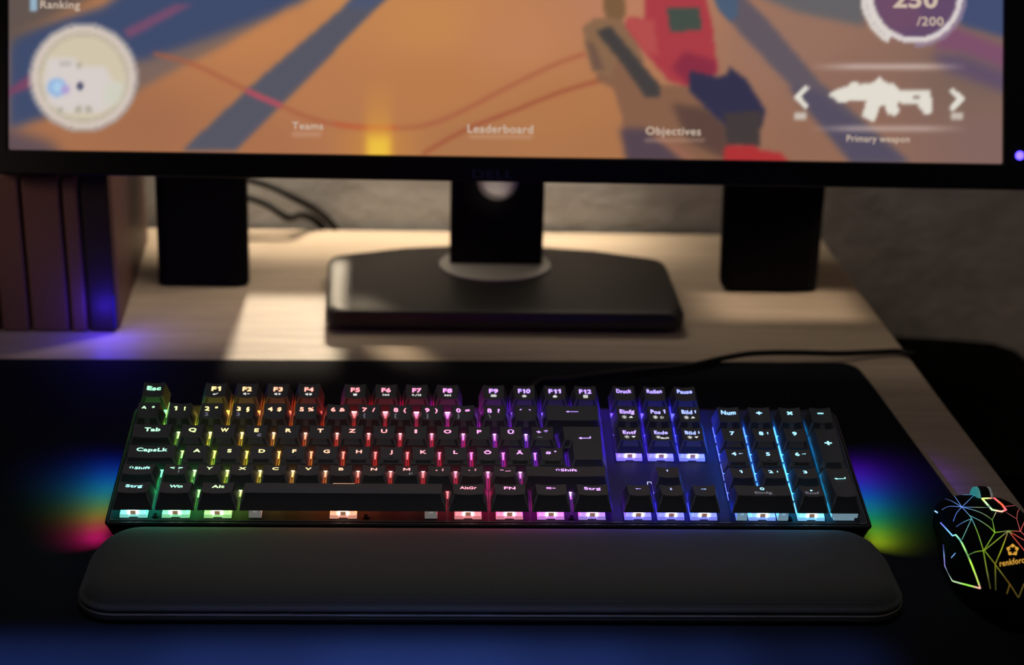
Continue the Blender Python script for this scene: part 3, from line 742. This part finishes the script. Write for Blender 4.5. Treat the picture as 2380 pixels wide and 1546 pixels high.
# the gun in the player's hands
paint([(1400, 110), (1450, 120), (1530, 200), (1600, 195), (1650, 262), (1700, 300), (1706, 380), (1458, 380), (1445, 270), (1425, 205), (1385, 185)], (134, 95, 73), 1.6)
paint([(1640, 250), (1700, 290), (1706, 380), (1600, 330), (1560, 240)], (92, 68, 60), 3)
paint([(1440, 300), (1500, 300), (1600, 380), (1458, 380)], (84, 68, 78), 3)
paint([(1500, 300), (1560, 330), (1630, 378), (1600, 378)], (150, 100, 82), 2)
paint([(1405, -20), (1450, -10), (1456, 30), (1437, 62), (1412, 50), (1402, 20)], (122, 91, 62), 1.6)
paint([(1354, 62), (1385, 40), (1445, 45), (1480, 90), (1500, 150), (1440, 130), (1420, 180), (1375, 162), (1360, 110)], (136, 102, 76), 1.6)
paint([(1387, 72), (1418, 60), (1442, 88), (1535, 200), (1532, 226), (1500, 226), (1440, 140), (1398, 90)], (68, 63, 62), 1.6)
paint([(1362, 95), (1380, 100), (1405, 160), (1380, 165)], (112, 84, 70), 1.5)
paint([(1500, -40), (1632, -40), (1656, 60), (1668, 168), (1602, 200), (1556, 190), (1490, 112), (1454, 60), (1460, 40), (1500, 46)], (168, 60, 68), 1.6)
paint([(1460, 42), (1520, 48), (1530, 130), (1500, 120), (1456, 62)], (178, 78, 76), 2)
paint([(1560, 160), (1590, 120), (1662, 140), (1668, 170), (1602, 200)], (136, 46, 66), 2.5)
paint([(1550, 18), (1626, 16), (1630, 70), (1558, 74)], (68, 78, 70), 1.4)
paint([(1602, 165), (1640, 172), (1668, 178), (1690, 174), (1696, 155), (1735, 185), (1779, 256), (1770, 295), (1690, 295), (1640, 252), (1604, 215)], (51, 49, 74), 1.6)
paint([(1683, 262), (1772, 258), (1764, 342), (1690, 338)], (67, 58, 58), 1.6)
paint([(1685, 338), (1755, 340), (1770, 350), (1812, 354), (1840, 382), (1680, 382)], (172, 50, 52), 1.6)
# round map
def disc(cx, cy, r, rgb, soft=.8, alpha=1): paint(circle(cx, cy, r, 48), rgb, soft, alpha)
disc(194, 180, 128, (176, 166, 164), 1, .8); disc(194, 180, 119, (208, 194, 182)); disc(194, 180, 105, (186, 174, 156)); disc(194, 180, 102, (206, 194, 172))
disc(194, 180, 98, (184, 174, 154)); disc(194, 180, 95, (208, 196, 170))
paint([(112, 135), (178, 135), (178, 155), (245, 155), (262, 190), (285, 200), (265, 240), (235, 262), (150, 262), (112, 240), (100, 190)], (214, 204, 200), 2)
paint([(240, 200), (287, 190), (280, 235), (245, 245)], (206, 206, 190), 3)
disc(132, 203, 22, (150, 182, 222), 1.5); disc(135, 203, 12, (170, 205, 230), 1.2); disc(153, 208, 10, (176, 156, 206), 1.6); disc(186, 200, 9, (84, 84, 110), 1)
for x, y, r in ((183, 255, 9), (205, 255, 9), (141, 256, 7), (185, 152, 7)): disc(x, y, r, (176, 170, 154), 1.2)
paint([(138, 144), (168, 144), (168, 156), (138, 156)], (190, 182, 178), 1.2)
# score ring, top right
disc(2127, -10, 108, (98, 74, 104), 1)
paint([(2020, -90), (2090, -90), (2150, 60), (2080, 80), (2040, 40)], (110, 76, 102), 4)
def arc(cx, cy, r0, r1, a0, a1, rgb, alpha=1, soft=.7):
    P = [(cx+r1*math.cos(a0+(a1-a0)*k/40), cy-r1*math.sin(a0+(a1-a0)*k/40)) for k in range(41)]+[(cx+r0*math.cos(a1+(a0-a1)*k/40), cy-r0*math.sin(a1+(a0-a1)*k/40)) for k in range(41)]
    paint(P, rgb, soft, alpha)
arc(2127, -10, 98, 110, PI, 2*PI, (222, 212, 210)); arc(2127, -10, 98, 127, PI, PI*1.33, (220, 210, 204))
arc(2127, -10, 110, 120, PI*1.5, PI*2, (150, 130, 152), .8)
for k in range(9): a = PI*1.02+k*.1; arc(2127, -10, 113, 119, a, a+.05, (178, 168, 165), .8)
# lines, chevrons and gun symbol
for y, al in ((155, .75), (299, .6)):
    w_ = np.exp(-.5*((Y-y)/5.0)**2)*np.clip(1-np.abs(X-2065)/185, 0, .55)/.55*al
    IMG = IMG*(1-w_[..., None])+np.array((206, 184, 176), float)*w_[..., None]
W_ = (226, 220, 208)
def cp(*P): return [(1580+x/2.975, y/2.975) for x, y in P]
paint(cp((1025, 655), (1080, 620), (1150, 600), (1190, 565), (1230, 565), (1250, 585), (1320, 572), (1350, 560), (1380, 530), (1410, 555), (1440, 580), (1480, 575), (1520, 625), (1735, 620), (1742, 785), (1690, 788), (1640, 722), (1500, 712), (1522, 770), (1490, 802), (1440, 792), (1415, 735), (1385, 735), (1345, 845), (1258, 802), (1292, 690), (1100, 708), (1060, 675)), W_, .8)
paint(cp((1610, 655), (1665, 655), (1655, 682), (1615, 682)), (150, 130, 122), .8)
for P in (cp((870, 590), (895, 605), (840, 670), (890, 735), (865, 755), (785, 672)), cp((1885, 605), (1862, 625), (1915, 685), (1862, 745), (1885, 768), (1978, 685))): paint(P, W_, .7)
for x in (1861, 2225): paint([(x-13, 263), (x+13, 263), (x+13, 278), (x-13, 278)], (200, 188, 176), 1)
paint([(72, -40), (86, -40), (86, 27), (72, 27)], (150, 178, 198), .8)
for x0, x1, y in ((680, 748, 312), (1092, 1238, 318), (1498, 1640, 326)): paint([(x0, y-5), (x1, y-5), (x1, y+5), (x0, y+5)], (206, 168, 148), 1, .38)
L_ = np.clip(IMG, 0, 255)/255.; LIN = np.where(L_ <= .04045, L_/12.92, ((L_+.055)/1.055)**2.4)
# sheet: (u, v) grid over the screen rectangle, coloured from the picture; above it fades to dark navy, put in to lower its light
nu, nv = 580, 120
uu = np.linspace(0, 1, nu); hv = list(np.linspace(0, .36, nv-14))+list(np.linspace(.38, 1, 14))
verts, cols = [], []
for t in hv:
    a_, b_ = bl.lerp(TL, t), br_.lerp(TR, t)
    for s in uu:
        p = a_.lerp(b_, s); verts.append(p)
        x, y = to_px(p)
        i = min(max((x-gx[0])/STEP, 0), len(gx)-1.001); j = min(max((y-gy[0])/STEP, 0), len(gy)-1.001)
        i0, j0 = int(i), int(j); fi, fj = i-i0, j-j0
        c_ = LIN[j0, i0]*(1-fi)*(1-fj)+LIN[j0, i0+1]*fi*(1-fj)+LIN[j0+1, i0]*(1-fi)*fj+LIN[j0+1, i0+1]*fi*fj
        if y < -60:
            k_ = min(1, (-60-y)/500); c_ = c_*(1-k_)+np.array((.05, .07, .13))*k_
        cols.append((*c_, 1))
faces = [(j*nu+i, j*nu+i+1, (j+1)*nu+i+1, (j+1)*nu+i) for j in range(nv-1) for i in range(nu-1)]
me = mesh_from(shift(verts, mon), faces, 'screen', [M['screen']])
a = me.color_attributes.new('Col', 'FLOAT_COLOR', 'POINT'); a.data.foreach_set('color', np.array(cols, dtype=np.float32).ravel())
screen = put('screen', me, mon)
def screen_text(t, cx, cy, w, h, ang=0, off=.0004, m_=None, parent=None, nm='screen_text', bold=.01):
    v, f, tw = text_geo(t, bold); s = w/tw; ca, sa = math.cos(ang), math.sin(ang)
    P = [(cx+x*s*ca+y*h*sa, cy-y*h*ca+x*s*sa) for x, y in v]
    me = mesh_from(shift([scr(x, y, off) for x, y in P], mon), f, nm, [m_ or M['hudtext']])
    return put(nm, me, parent or screen)
A_ = math.radians(.8)
screen_text('Teams', 715, 292, 72, 17, A_); screen_text('Leaderboard', 1163, 299, 152, 20, A_); screen_text('Objectives', 1565, 304, 128, 19, A_)
screen_text('Primary weapon', 2041, 322, 146, 16, A_); screen_text('250', 2128, -3, 104, 40, A_, bold=.03); screen_text('/200', 2162, 49, 62, 21, A_); screen_text('Ranking', 140, 10, 92, 19, A_)
DL = mat('faint_bezel_lettering', (.012, .012, .03), .5, .3, emit=lin((16, 16, 36)), es=.4); DL.cycles.emission_sampling = 'NONE'  # weak emission put in so the lettering shows
screen_text('DELL', 1146, 404, 96, 20, A_, fr+.0004, DL, mon, 'bezel_lettering')
# power light
p = scr(2370, 361.5, fr)
b = MB(); q = [[p+SN*d+Vector((1, 0, 0))*r*math.cos(t)+SUP*r*math.sin(t) for t in [2*PI*k/14 for k in range(14)]] for r, d in ((.0029, -.0008), (.0029, .0008), (.0018, .0014))]
b.loops(q); b.v = shift(b.v, mon); b.build('power_light', [M['powerled']], mon)
# stand
SB = .7305
def stand_loop(k, z):
    P = [(-.115+k, .3305+k), (.1545-k, .3315+k), (.1525-k, .452-k*.5), (.10-k, .4735-k), (.015, .4885-k), (-.06, .4755-k), (-.1215+k, .4525-k*.5)]
    return rpoly(P, [.009, .011, .02, .03, .06, .03, .018], z, 6)
b = MB(); b.loops([stand_loop(.008, SB), stand_loop(.008, SB+.0035)]); b.v = shift(b.v, mon); b.build('stand_foot', [M['column']], mon)
b = MB(); b.loops([stand_loop(.001, SB+.0038), stand_loop(0, SB+.006), stand_loop(0, SB+.0135), stand_loop(.002, SB+.0165), stand_loop(.006, SB+.0175)]); b.v = shift(b.v, mon); o = b.build('stand_base', [M['stand']], mon, smooth=True)
o.data.set_sharp_from_angle(angle=math.radians(40))
b = MB(); b.loops([[(.0135+.0445*k*math.cos(t), .4335+.0385*k*math.sin(t), SB+z) for t in [2*PI*i/48 for i in range(48)]] for k, z in ((1, .0172), (1, .0186), (.95, .0190), (.93, .0184))])
b.v = shift(b.v, mon); b.build('stand_ring', [M['silver']], mon, smooth=False)
b = MB(); b.loops([rrect(-.0229, .0515, .4325, .462, (.003, .003, .008, .008), z, 4) for z in (SB+.0184, c.z+.06)]); b.v = shift(b.v, mon); b.build('stand_column', [M['column']], mon)
q = at_y(1157, 420, .4325)
b = MB()
lo = [[(q.x+r*math.cos(t), .4325-d, q.z+r*math.sin(t)) for t in [2*PI*i/40 for i in range(40)]] for r, d in ((.0158, -.0001), (.0158, .0012), (.0132, .0018), (.0122, .0006))]
b.loops(lo); b.v = shift(b.v, mon); b.build('cable_port', [M['silver']], mon)
b = MB(); b.box(-.02, .05, c.y+.055, .462, c.z-.05, c.z+.05); b.v = shift(b.v, mon); b.build('mount_arm', [M['column']], mon)

# ------------------------------------------------------------------ speakers
def speaker(px, label, rad):
    P0, n = (0, .425, ZD), (0, -1, .1)
    q = [at(x, y, P0, n) for x, y in px]     # bottom left, bottom right, top right, top left
    for k in (0, 1): q[k].z = ZD+.0005
    root = empty('speaker', ((q[0].x+q[1].x)/2, .45, ZD)); tag(root, label, 'speaker', 'speakers behind the monitor')
    H = .19
    up_l = q[0]+(q[3]-q[0])*(H/(q[3].z-q[0].z)); up_r = q[1]+(q[2]-q[1])*(H/(q[2].z-q[1].z))
    D = .075
    # front outline with rounded bottom corners in the face plane
    def face(inset, back):
        A, B, C_, D_ = q[0], q[1], up_r, up_l
        ex = (B-A).normalized(); ez = (D_-A).normalized(); w = (B-A).length; wt = (C_-D_).length; h = (D_-A).length
        dx = (D_-A).dot(ex)
        P = [(inset, inset*.3), (w-inset, inset*.3), (w+ (wt-w)/2-inset, h-inset), ((w-wt)/2+inset, h-inset)]
        return [A+ex*x+Vector((0, ez.y, ez.z)).normalized()*y+Vector((0, back, 0)) for x, y, _ in rpoly(P, rad, 0, 6)]
    b = MB(); b.loops([face(.003, 0), face(.0006, .002), face(0, .005), face(.013, D), face(.017, D+.003)][::-1]); b.v = shift(b.v, root)
    b.build('cabinet', [M['speaker']], root, smooth=False)
    g = face(.006, -.0006); g2 = face(.007, -.0016)
    b = MB(); b.loops([g, g2][::-1], cap0=True); b.v = shift(b.v, root); b.build('front_grille', [M['speaker']], root)
    return root
speaker([(367, 667), (579, 664), (578, 410), (361, 405)], 'plain black box speaker beside the computer tower, behind the monitor', [.003, .004, .004, .003])
speaker([(1672, 683), (1899, 686), (1907, 440), (1668, 440)], 'plain black box speaker with a rounded lower corner, near the right desk edge', [.011, .003, .003, .004])

# ------------------------------------------------------------------ computer tower
pc = empty('computer_case', (-.38, .42, ZD)); tag(pc, 'low black computer case with a blue lit corner, tucked under the monitor', 'computer')
FR = .326; XR = -.2687; XB = -.2785; XL = -.50
b = MB(); b.loops([[(XL, FR+.006, z), (XR-.002, FR+.006, z), (XR, FR+.010, z), (XB, .531, z), (XL, .531, z)] for z in (ZD+.001, ZD+.1225)]); b.v = shift(b.v, pc); b.build('body', [M['pc']], pc)
xs = [XL, -.3545, -.3325, -.3035, -.2905]
wd = [M['pc']]*4
for i in range(4):
    b = MB(); b.box(xs[i]+.0012, xs[i+1]-.0012, FR, FR+.0058, ZD+.001, ZD+.122); b.v = shift(b.v, pc); b.build('front_panel', [M['pc']], pc, bevel=.0015)
b = MB(); b.box(-.2893, XR-.001, FR+.0005, FR+.0058, ZD+.001, ZD+.122); b.v = shift(b.v, pc); b.build('front_panel', [M['pcdark']], pc, bevel=.002)
b = MB(); b.box(-.2712, -.2702, FR-.0004, FR+.0004, ZD+.004, ZD+.030); b.v = shift(b.v, pc); b.build('light_strip', [M['blueled']], pc)

# ------------------------------------------------------------------ loose cables by the wall
def loose(pts, r, label):
    path = spline(pts, 8); v, f = tube(path, r, 8)
    o = put('cable', mesh_from(v, f, 'cable', [M['cable']], True)); tag(o, label, 'cable', 'cables behind the monitor'); return o
loose([(-.215, .548, .786), (-.1894, .55, .779), (-.172, .551, .7725), (-.1569, .552, .7641), (-.142, .561, .7525), (-.128, .5705, .737), (-.120, .5713, .722), (-.115, .5713, .68)], .0034, 'upper black cable dropping behind the desk edge, left of the monitor stand')
loose([(-.215, .538, .773), (-.190, .539, .7665), (-.176, .539, .7605), (-.160, .538, .7505), (-.150, .553, .7475), (-.139, .5695, .737), (-.1315, .5713, .724), (-.127, .5713, .68)], .0034, 'lower black cable dropping behind the desk edge, closer to the speaker')

# ------------------------------------------------------------------ low cabinet beside the desk
cb = empty('side_cabinet', (.6, .44, 0)); tag(cb, 'low black cabinet with a rounded top corner, against the wall beside the desk', 'cabinet')
prof = [(.366, 0), (.366, .632), (.44, .6285), (.475, .6255), (.495, .619), (.512, .606), (.525, .585), (.53, .55), (.53, 0)]
b = MB(); b.loops([[(x, y, z) for x, z in prof] for y in (.30, .574)]); b.v = shift(b.v, cb); b.build('carcass', [M['cabinet']], cb)
b = MB(); b.box(.372, .524, .296, .2995, .03, .56); b.v = shift(b.v, cb); b.build('door', [M['cabinet']], cb, bevel=.002)

# ------------------------------------------------------------------ mouse
ms = empty('mouse', (.284, -.025, ZP)); tag(ms, 'black gaming mouse with glowing rainbow crack lines, standing beside the keyboard', 'mouse')
ST = [(40, 8, 11, 287), (38, 15, 15, 286.5), (30, 22, 20.5, 286), (18, 25.5, 26, 286.5), (2, 25.5, 30, 286.5), (-16, 28.2, 33, 285.5), (-36, 30.2, 34.5, 285), (-52, 28.6, 34, 285), (-66, 24.0, 31, 284), (-79, 16.5, 24.5, 283), (-88, 9.5, 16, 282.5), (-92, 4, 9, 282)]
SEC = [(-.90, .02), (-1.0, .14), (-.97, .38), (-.99, .6), (-.86, .80), (-.60, .93), (-.3, .985), (0, 1), (.3, .985), (.60, .93), (.86, .80), (.99, .6), (.97, .38), (1.0, .14), (.90, .02)]
loops = []
for y, hw, h, xm in ST: loops.append([((xm+a*hw)*.001, y*.001, ZP+.0005+c*h*.001) for a, c in SEC])
b = MB(); b.loops(loops[::-1]); b.v = shift(b.v, ms)
shell = b.build('shell', [M['mouse']], ms, smooth=True, sub=2)
bpy.context.view_layer.update()
dg = bpy.context.evaluated_depsgraph_get(); ev = shell.evaluated_get(dg); me = ev.to_mesh()
TREE = BVHTree.FromPolygons([ms.matrix_world @ v.co for v in me.vertices], [tuple(p.vertices) for p in me.polygons]); ev.to_mesh_clear()
def mc(x, y): return 2100+x/4.293, 1080+y/4.293
def hit(x, y, lift=.00005):
    d = ray(x, y).normalized(); h = TREE.ray_cast(CAM, d)
    if h[0] is None: return None
    return h[0]+h[1]*lift
MSMP = [(312, 415, 70, 70, 150), (400, 340, 75, 85, 160), (582, 425, 110, 160, 255), (705, 303, 70, 150, 210), (500, 560, 95, 130, 255), (530, 620, 80, 110, 190), (680, 540, 100, 180, 190), (590, 740, 95, 180, 160), (840, 430, 70, 85, 95), (885, 553, 110, 160, 70), (912, 680, 150, 215, 60), (740, 680, 140, 200, 70), (800, 860, 150, 190, 50), (650, 903, 100, 150, 80), (1045, 662, 150, 160, 90), (985, 830, 210, 220, 50), (915, 995, 150, 150, 40), (860, 1200, 95, 95, 35), (920, 1250, 80, 90, 40), (1060, 1195, 130, 100, 35), (1145, 1328, 110, 95, 40), (1180, 405, 230, 60, 90), (1165, 668, 220, 90, 90), (1130, 545, 170, 80, 75), (1100, 720, 240, 90, 70), (1202, 855, 245, 90, 80), (950, 300, 80, 45, 60), (1085, 320, 170, 50, 80), (1025, 478, 110, 60, 60),
        (300, 455, 150, 200, 255), (370, 580, 110, 120, 255), (490, 715, 120, 190, 240), (530, 710, 150, 240, 190), (600, 820, 170, 255, 130), (680, 1000, 190, 255, 80), (740, 1160, 190, 220, 100), (768, 1238, 225, 170, 150), (640, 1200, 150, 230, 80), (520, 1165, 170, 200, 150), (450, 1120, 165, 165, 225), (410, 1000, 120, 115, 190), (395, 800, 50, 50, 110), (790, 345, 205, 235, 120), (905, 340, 240, 90, 100), (985, 410, 245, 90, 60), (1020, 455, 240, 100, 110), (960, 475, 240, 190, 160), (890, 455, 190, 230, 170), (840, 400, 190, 240, 170), (500, 900, 120, 170, 240)]
def mcol(x, y):
    n = np.zeros(3); d = 0
    for (a, c, *rgb) in MSMP:
        w = 1/((a-x)**2+(c-y)**2+60)**2; n += w*np.array(lin(rgb)); d += w
    return tuple(n/d)
def glow(paths, name, m_, r):
    V, F, Cc = [], [], []
    for pt in paths:
        q = []
        for (x0, y0), (x1, y1) in zip(pt[:-1], pt[1:]):
            k = max(2, int(math.hypot(x1-x0, y1-y0)/14))
            q += [(x0+(x1-x0)*t/k, y0+(y1-y0)*t/k) for t in range(k)]
        q.append(pt[-1])
        P = [(hit(*mc(x, y)), (x, y)) for x, y in q]; P = [p for p in P if p[0] is not None]
        if len(P) < 2: continue
        v, f = tube([p[0] for p in P], r, 5); b0 = len(V)
        V += v; F += [tuple(i+b0 for i in g_) for g_ in f]
        for p in P: Cc += [(*mcol(*p[1]), 1)]*5
    me = mesh_from(shift(V, ms), F, name, [m_]); a = me.color_attributes.new('Col', 'FLOAT_COLOR', 'POINT'); a.data.foreach_set('color', [c for w in Cc for c in w])
    return put(name, me, ms)
def smooth_path(p): return [(q.x, q.y) for q in spline([(x, y, 0) for x, y in p], 5)] if len(p) > 2 else p
LINES = [[(312, 415), (375, 352), (400, 340)], [(400, 338), (480, 365), (582, 425)], [(470, 287), (500, 305), (582, 425)], [(495, 303), (705, 303)], [(705, 305), (582, 425)], [(385, 452), (460, 417), (582, 425)], [(582, 425), (845, 430)], [(582, 425), (530, 485), (497, 568)], [(582, 425), (660, 510)], [(600, 430), (700, 455), (800, 495), (885, 553)], [(885, 553), (922, 478)], [(885, 553), (912, 680)], [(665, 512), (760, 560), (850, 620), (912, 680)], [(660, 510), (680, 540)], [(680, 540), (600, 575), (525, 622)], [(680, 540), (585, 748)], [(680, 540), (740, 680), (795, 850)], [(912, 680), (800, 860)], [(912, 680), (1045, 662)], [(1045, 662), (810, 855)], [(1045, 662), (985, 830), (915, 995)], [(650, 903), (720, 872), (805, 860)], [(795, 850), (830, 1050), (868, 1240)], [(810, 862), (915, 995)], [(915, 995), (920, 1255)], [(915, 1000), (1060, 1195), (1145, 1328)], [(1060, 1195), (1032, 1290)], [(1150, 1325), (1202, 1190)], [(1045, 662), (1165, 668)], [(1045, 662), (1250, 915)], [(1050, 665), (1260, 790)], [(1165, 668), (1130, 545)], [(1130, 545), (1140, 470), (1180, 405)], [(1130, 545), (1025, 478)], [(1165, 668), (1240, 490)], [(1165, 665), (1240, 740)], [(1180, 405), (1020, 418)], [(1180, 400), (1085, 320)], [(1180, 400), (950, 300), (895, 288)], [(1180, 405), (1260, 450)]]
glow([smooth_path(p) for p in LINES], 'crack_pattern', M['mouseglow'], .00014)
glow([smooth_path([(522, 703), (580, 780), (660, 950), (720, 1100), (768, 1236)]), smooth_path([(768, 1236), (640, 1203), (500, 1165), (440, 1125), (420, 1060), (408, 920), (400, 800)]), [(490, 712), (522, 703)], smooth_path([(372, 582), (430, 645), (490, 712)])], 'side_light', M['mouseglow2'], .00042)
glow([[(303, 458), (342, 480)]], 'side_light', M['mouseglow2'], .0005); glow([[(478, 930), (518, 885)]], 'side_light', M['mouseglow2'], .0002)
# light ring behind the wheel
glow([[(785, 343), (905, 338), (985, 405), (1022, 456), (975, 474), (885, 456), (785, 343)]], 'wheel_light', M['mouseglow2'], .0007)
# logo and name on the back of the shell
def on_mouse(P, F, name, m_, lift=.00012):
    v = []
    for x, y in P:
        h = hit(x, y, lift); v.append(h if h is not None else None)
    keep = [f for f in F if all(v[i] is not None for i in f)]
    vv = [p if p is not None else Vector((.28, -.03, ZP+.01)) for p in v]
    me = mesh_from(shift(vv, ms), keep, name, [m_])
    bm = bmesh.new(); bm.from_mesh(me); bmesh.ops.delete(bm, geom=[q for q in bm.verts if not q.link_faces], context='VERTS'); bm.to_mesh(me); bm.free()
    return put(name, me, ms)
v, f, tw = text_geo('renkforce', .006)
ang = math.radians(-9); s = 66/tw
on_mouse([(2356+x*s*math.cos(ang)-(-y*13.5)*math.sin(ang)*.6, 1305+x*s*math.sin(ang)-y*14.5) for x, y in v], f, 'printed_name', M['gold'])
V, F = [], []
lx, ly = 2353.5, 1279
for k in range(5):   # five rounded petals round a pentagon
    a0 = -PI/2+k*2*PI/5
    tip = (15.5*math.cos(a0), 15.0*math.sin(a0))
    n1, n2 = a0-PI/5, a0+PI/5
    o1_ = (11.2*math.cos(n1), 10.8*math.sin(n1)); o2_ = (11.2*math.cos(n2), 10.8*math.sin(n2))
    i1 = (8.4*math.cos(n1), 8.1*math.sin(n1)); i2 = (8.4*math.cos(n2), 8.1*math.sin(n2)); it = (10.3*math.cos(a0), 9.8*math.sin(a0))
    e = lambda p, q, t: (p[0]*(1-t)+q[0]*t, p[1]*(1-t)+q[1]*t)
    P = [e(i1, i2, .03), e(o1_, tip, .08), e(o1_, tip, .72), e(tip, (0, 0), .03), e(o2_, tip, .72), e(o2_, tip, .08), e(i2, i1, .03), it]
    b0 = len(V); V += [(lx+x, ly+y) for x, y in P]; F.append(tuple(range(b0, b0+8)))
    c_ = circle(7.4*math.cos(a0), 7.1*math.sin(a0), 1.7, 10); b0 = len(V); V += [(lx+x, ly+y) for x, y in c_]; F.append(tuple(range(b0, b0+10)))
on_mouse(V, F, 'logo', M['gold'])
# scroll wheel
wc = hit(*mc(790, 318)) or Vector((.286, .006, ZP+.03))
wx, wy, wz = wc.x, wc.y+.001, wc.z-.004
def ringx(x, r): return [(x, wy+r*math.cos(t), wz+r*math.sin(t)) for t in [2*PI*i/36 for i in range(36)]]
b = MB(); b.loops([ringx(wx-.0028, .0075), ringx(wx-.0026, .0086), ringx(wx-.0012, .0091), ringx(wx+.0016, .0091), ringx(wx+.0030, .0086), ringx(wx+.0032, .0075)]); b.v = shift(b.v, ms); wheel = b.build('scroll_wheel', [M['rubber']], ms, smooth=True)
for x0, x1, rgb in ((-.0046, -.0027, (60, 170, 170)), (.0031, .0044, (120, 125, 120))):
    mm = mat('wheel_rim', (.1, .1, .1), .3, .5, emit=lin(rgb), es=.45)
    b = MB(); b.loops([ringx(wx+x0, .0080), ringx(wx+x0, .0086), ringx(wx+x1, .0088), ringx(wx+x1, .0080)]); b.v = shift(b.v, ms); b.build('wheel_rim', [mm], wheel)

# ------------------------------------------------------------------ lights
def area(name, loc, target, sx, sy, power, col, spread=180):
    l = bpy.data.lights.new(name, 'AREA'); l.shape = 'RECTANGLE'; l.size = sx; l.size_y = sy; l.energy = power; l.color = col; l.spread = math.radians(spread)
    o = bpy.data.objects.new(name, l); COL.objects.link(o); o.location = loc
    d = (Vector(target)-Vector(loc)); o.rotation_euler = d.to_track_quat('-Z', 'Y').to_euler(); return o
def spot(name, loc, target, power, col, ang, blend=1, rad=.02):
    l = bpy.data.lights.new(name, 'SPOT'); l.energy = power; l.color = col; l.spot_size = math.radians(ang); l.spot_blend = blend; l.shadow_soft_size = rad
    o = bpy.data.objects.new(name, l); COL.objects.link(o); o.location = loc
    o.rotation_euler = (Vector(target)-Vector(loc)).to_track_quat('-Z', 'Y').to_euler(); return o
def point(name, loc, power, col, rad=.01):
    l = bpy.data.lights.new(name, 'POINT'); l.energy = power; l.color = col; l.shadow_soft_size = rad
    o = bpy.data.objects.new(name, l); COL.objects.link(o); o.location = loc; return o
WARM = (1, .82, .58)
area('ceiling_softbox', (.0, -.25, 2.0), (0, .05, .75), .9, .7, 1.0, (1, .95, .9))
area('keyboard_fill', (.0, -.02, 1.95), (0, -.01, .75), .46, .16, .062, (.95, .97, 1), 16)  # unseen narrow fill added to light the keyboard alone
# the glow that the case throws on the mat beside each end
for stops, sgn in SIDE:
    N = 9
    for k in range(N):
        y = -8+(k+.5)*112/N
        col = [float(np.interp(y, [q[0] for q in stops], [lin(q[1])[c]*q[2] for q in stops])) for c in range(3)]
        p0 = k2w(((X0-.8) if sgn < 0 else (X1+.8), y, -5.0))
        p1 = p0+Vector((sgn*.0072, 0, -.0135))
        area('side_glow', p0, p1, .002, .012, .037*(1.0 if y > 4 else .8), col, 86)
# warm lamp behind the monitor: wash on wall and desk back, strip along the wall; narrow unseen beams are added for the lit desk patches
area('back_wash', (-.02, .50, 1.16), (-.05, .56, .75), .55, .05, 1.75, (1, .84, .66))
area('wall_strip', (-.07, .55, .93), (-.07, .552, .73), .43, .02, .30, (1, .84, .62), 50)
a = math.radians(28)
cx, cy = -.150, .325
area('beam_left', (cx, cy+.24*math.cos(a), ZD+.24*math.sin(a)), (cx, cy, ZD), .088, .075, .022, WARM, 6)
area('beam_low', (-.195, .50, ZD+.135), (-.075, .287, ZD), .06, .034, .010, WARM, 7)
area('beam_right', (.62, .397, 1.0), (.240, .397, ZD), .065, .068, .016, (1, .8, .6), 4)
# blue glow at the tower corner and in front of the wrist rest
point('tower_glow', (-.262, .314, ZD+.020), .024, (.05, .02, 1), .008)
point('tower_panel_glow', (-.278, .316, ZD+.020), .05, (.05, .02, 1), .008)
spot('port_glint', (.02, .34, ZD+.05), (.0095, .432, .81), .05, (1, .85, .65), 24, 1, .01)  # unseen warm spot added to brighten the cable port
for wd, pw, xc in ((.60, .75, -.10), (.42, .65, -.08), (.24, .40, -.05), (.10, .15, -.04)):
    area('blue_mat_glow', (xc, -.195, 1.75), (xc, -.195, ZP), wd, .19, pw, (.13, .27, 1), 3)
area('tower_fill', (-.62, -.02, 1.05), (-.34, .33, .83), .12, .12, .02, (1, .74, .62), 30)  # unseen fill lamp added to lift the tower front
area('wall_side_wash', (1.0, .0, 1.5), (.62, .575, .85), .4, .4, .25, (1, .74, .54), 60)  # unseen warm lamp added to brighten the wall right of the desk

w = bpy.data.worlds.new('world'); S.world = w; w.use_nodes = True
w.node_tree.nodes['Background'].inputs['Color'].default_value = (.9, .78, .66, 1); w.node_tree.nodes['Background'].inputs['Strength'].default_value = .005

# ------------------------------------------------------------------ camera
cd = bpy.data.cameras.new('camera'); cam = bpy.data.objects.new('camera', cd); COL.objects.link(cam)
R_ = Matrix((RGT, UPV, -FWD.normalized())).transposed()
cam.matrix_world = Matrix.Translation(CAM) @ R_.to_4x4()
cd.sensor_width = 36; cd.lens = FPX*36/2380; cd.clip_start = .05; cd.clip_end = 20
cd.dof.use_dof = True; cd.dof.focus_distance = 1.03; cd.dof.aperture_fstop = 4.9
S.camera = cam
S.view_settings.view_transform = 'Standard'; S.view_settings.look = 'None'
S.cycles.max_bounces = 6; S.cycles.diffuse_bounces = 3; S.cycles.glossy_bounces = 3
S.cycles.sample_clamp_indirect = 4
S.cycles.use_denoising = True
S.cycles.adaptive_threshold = .015
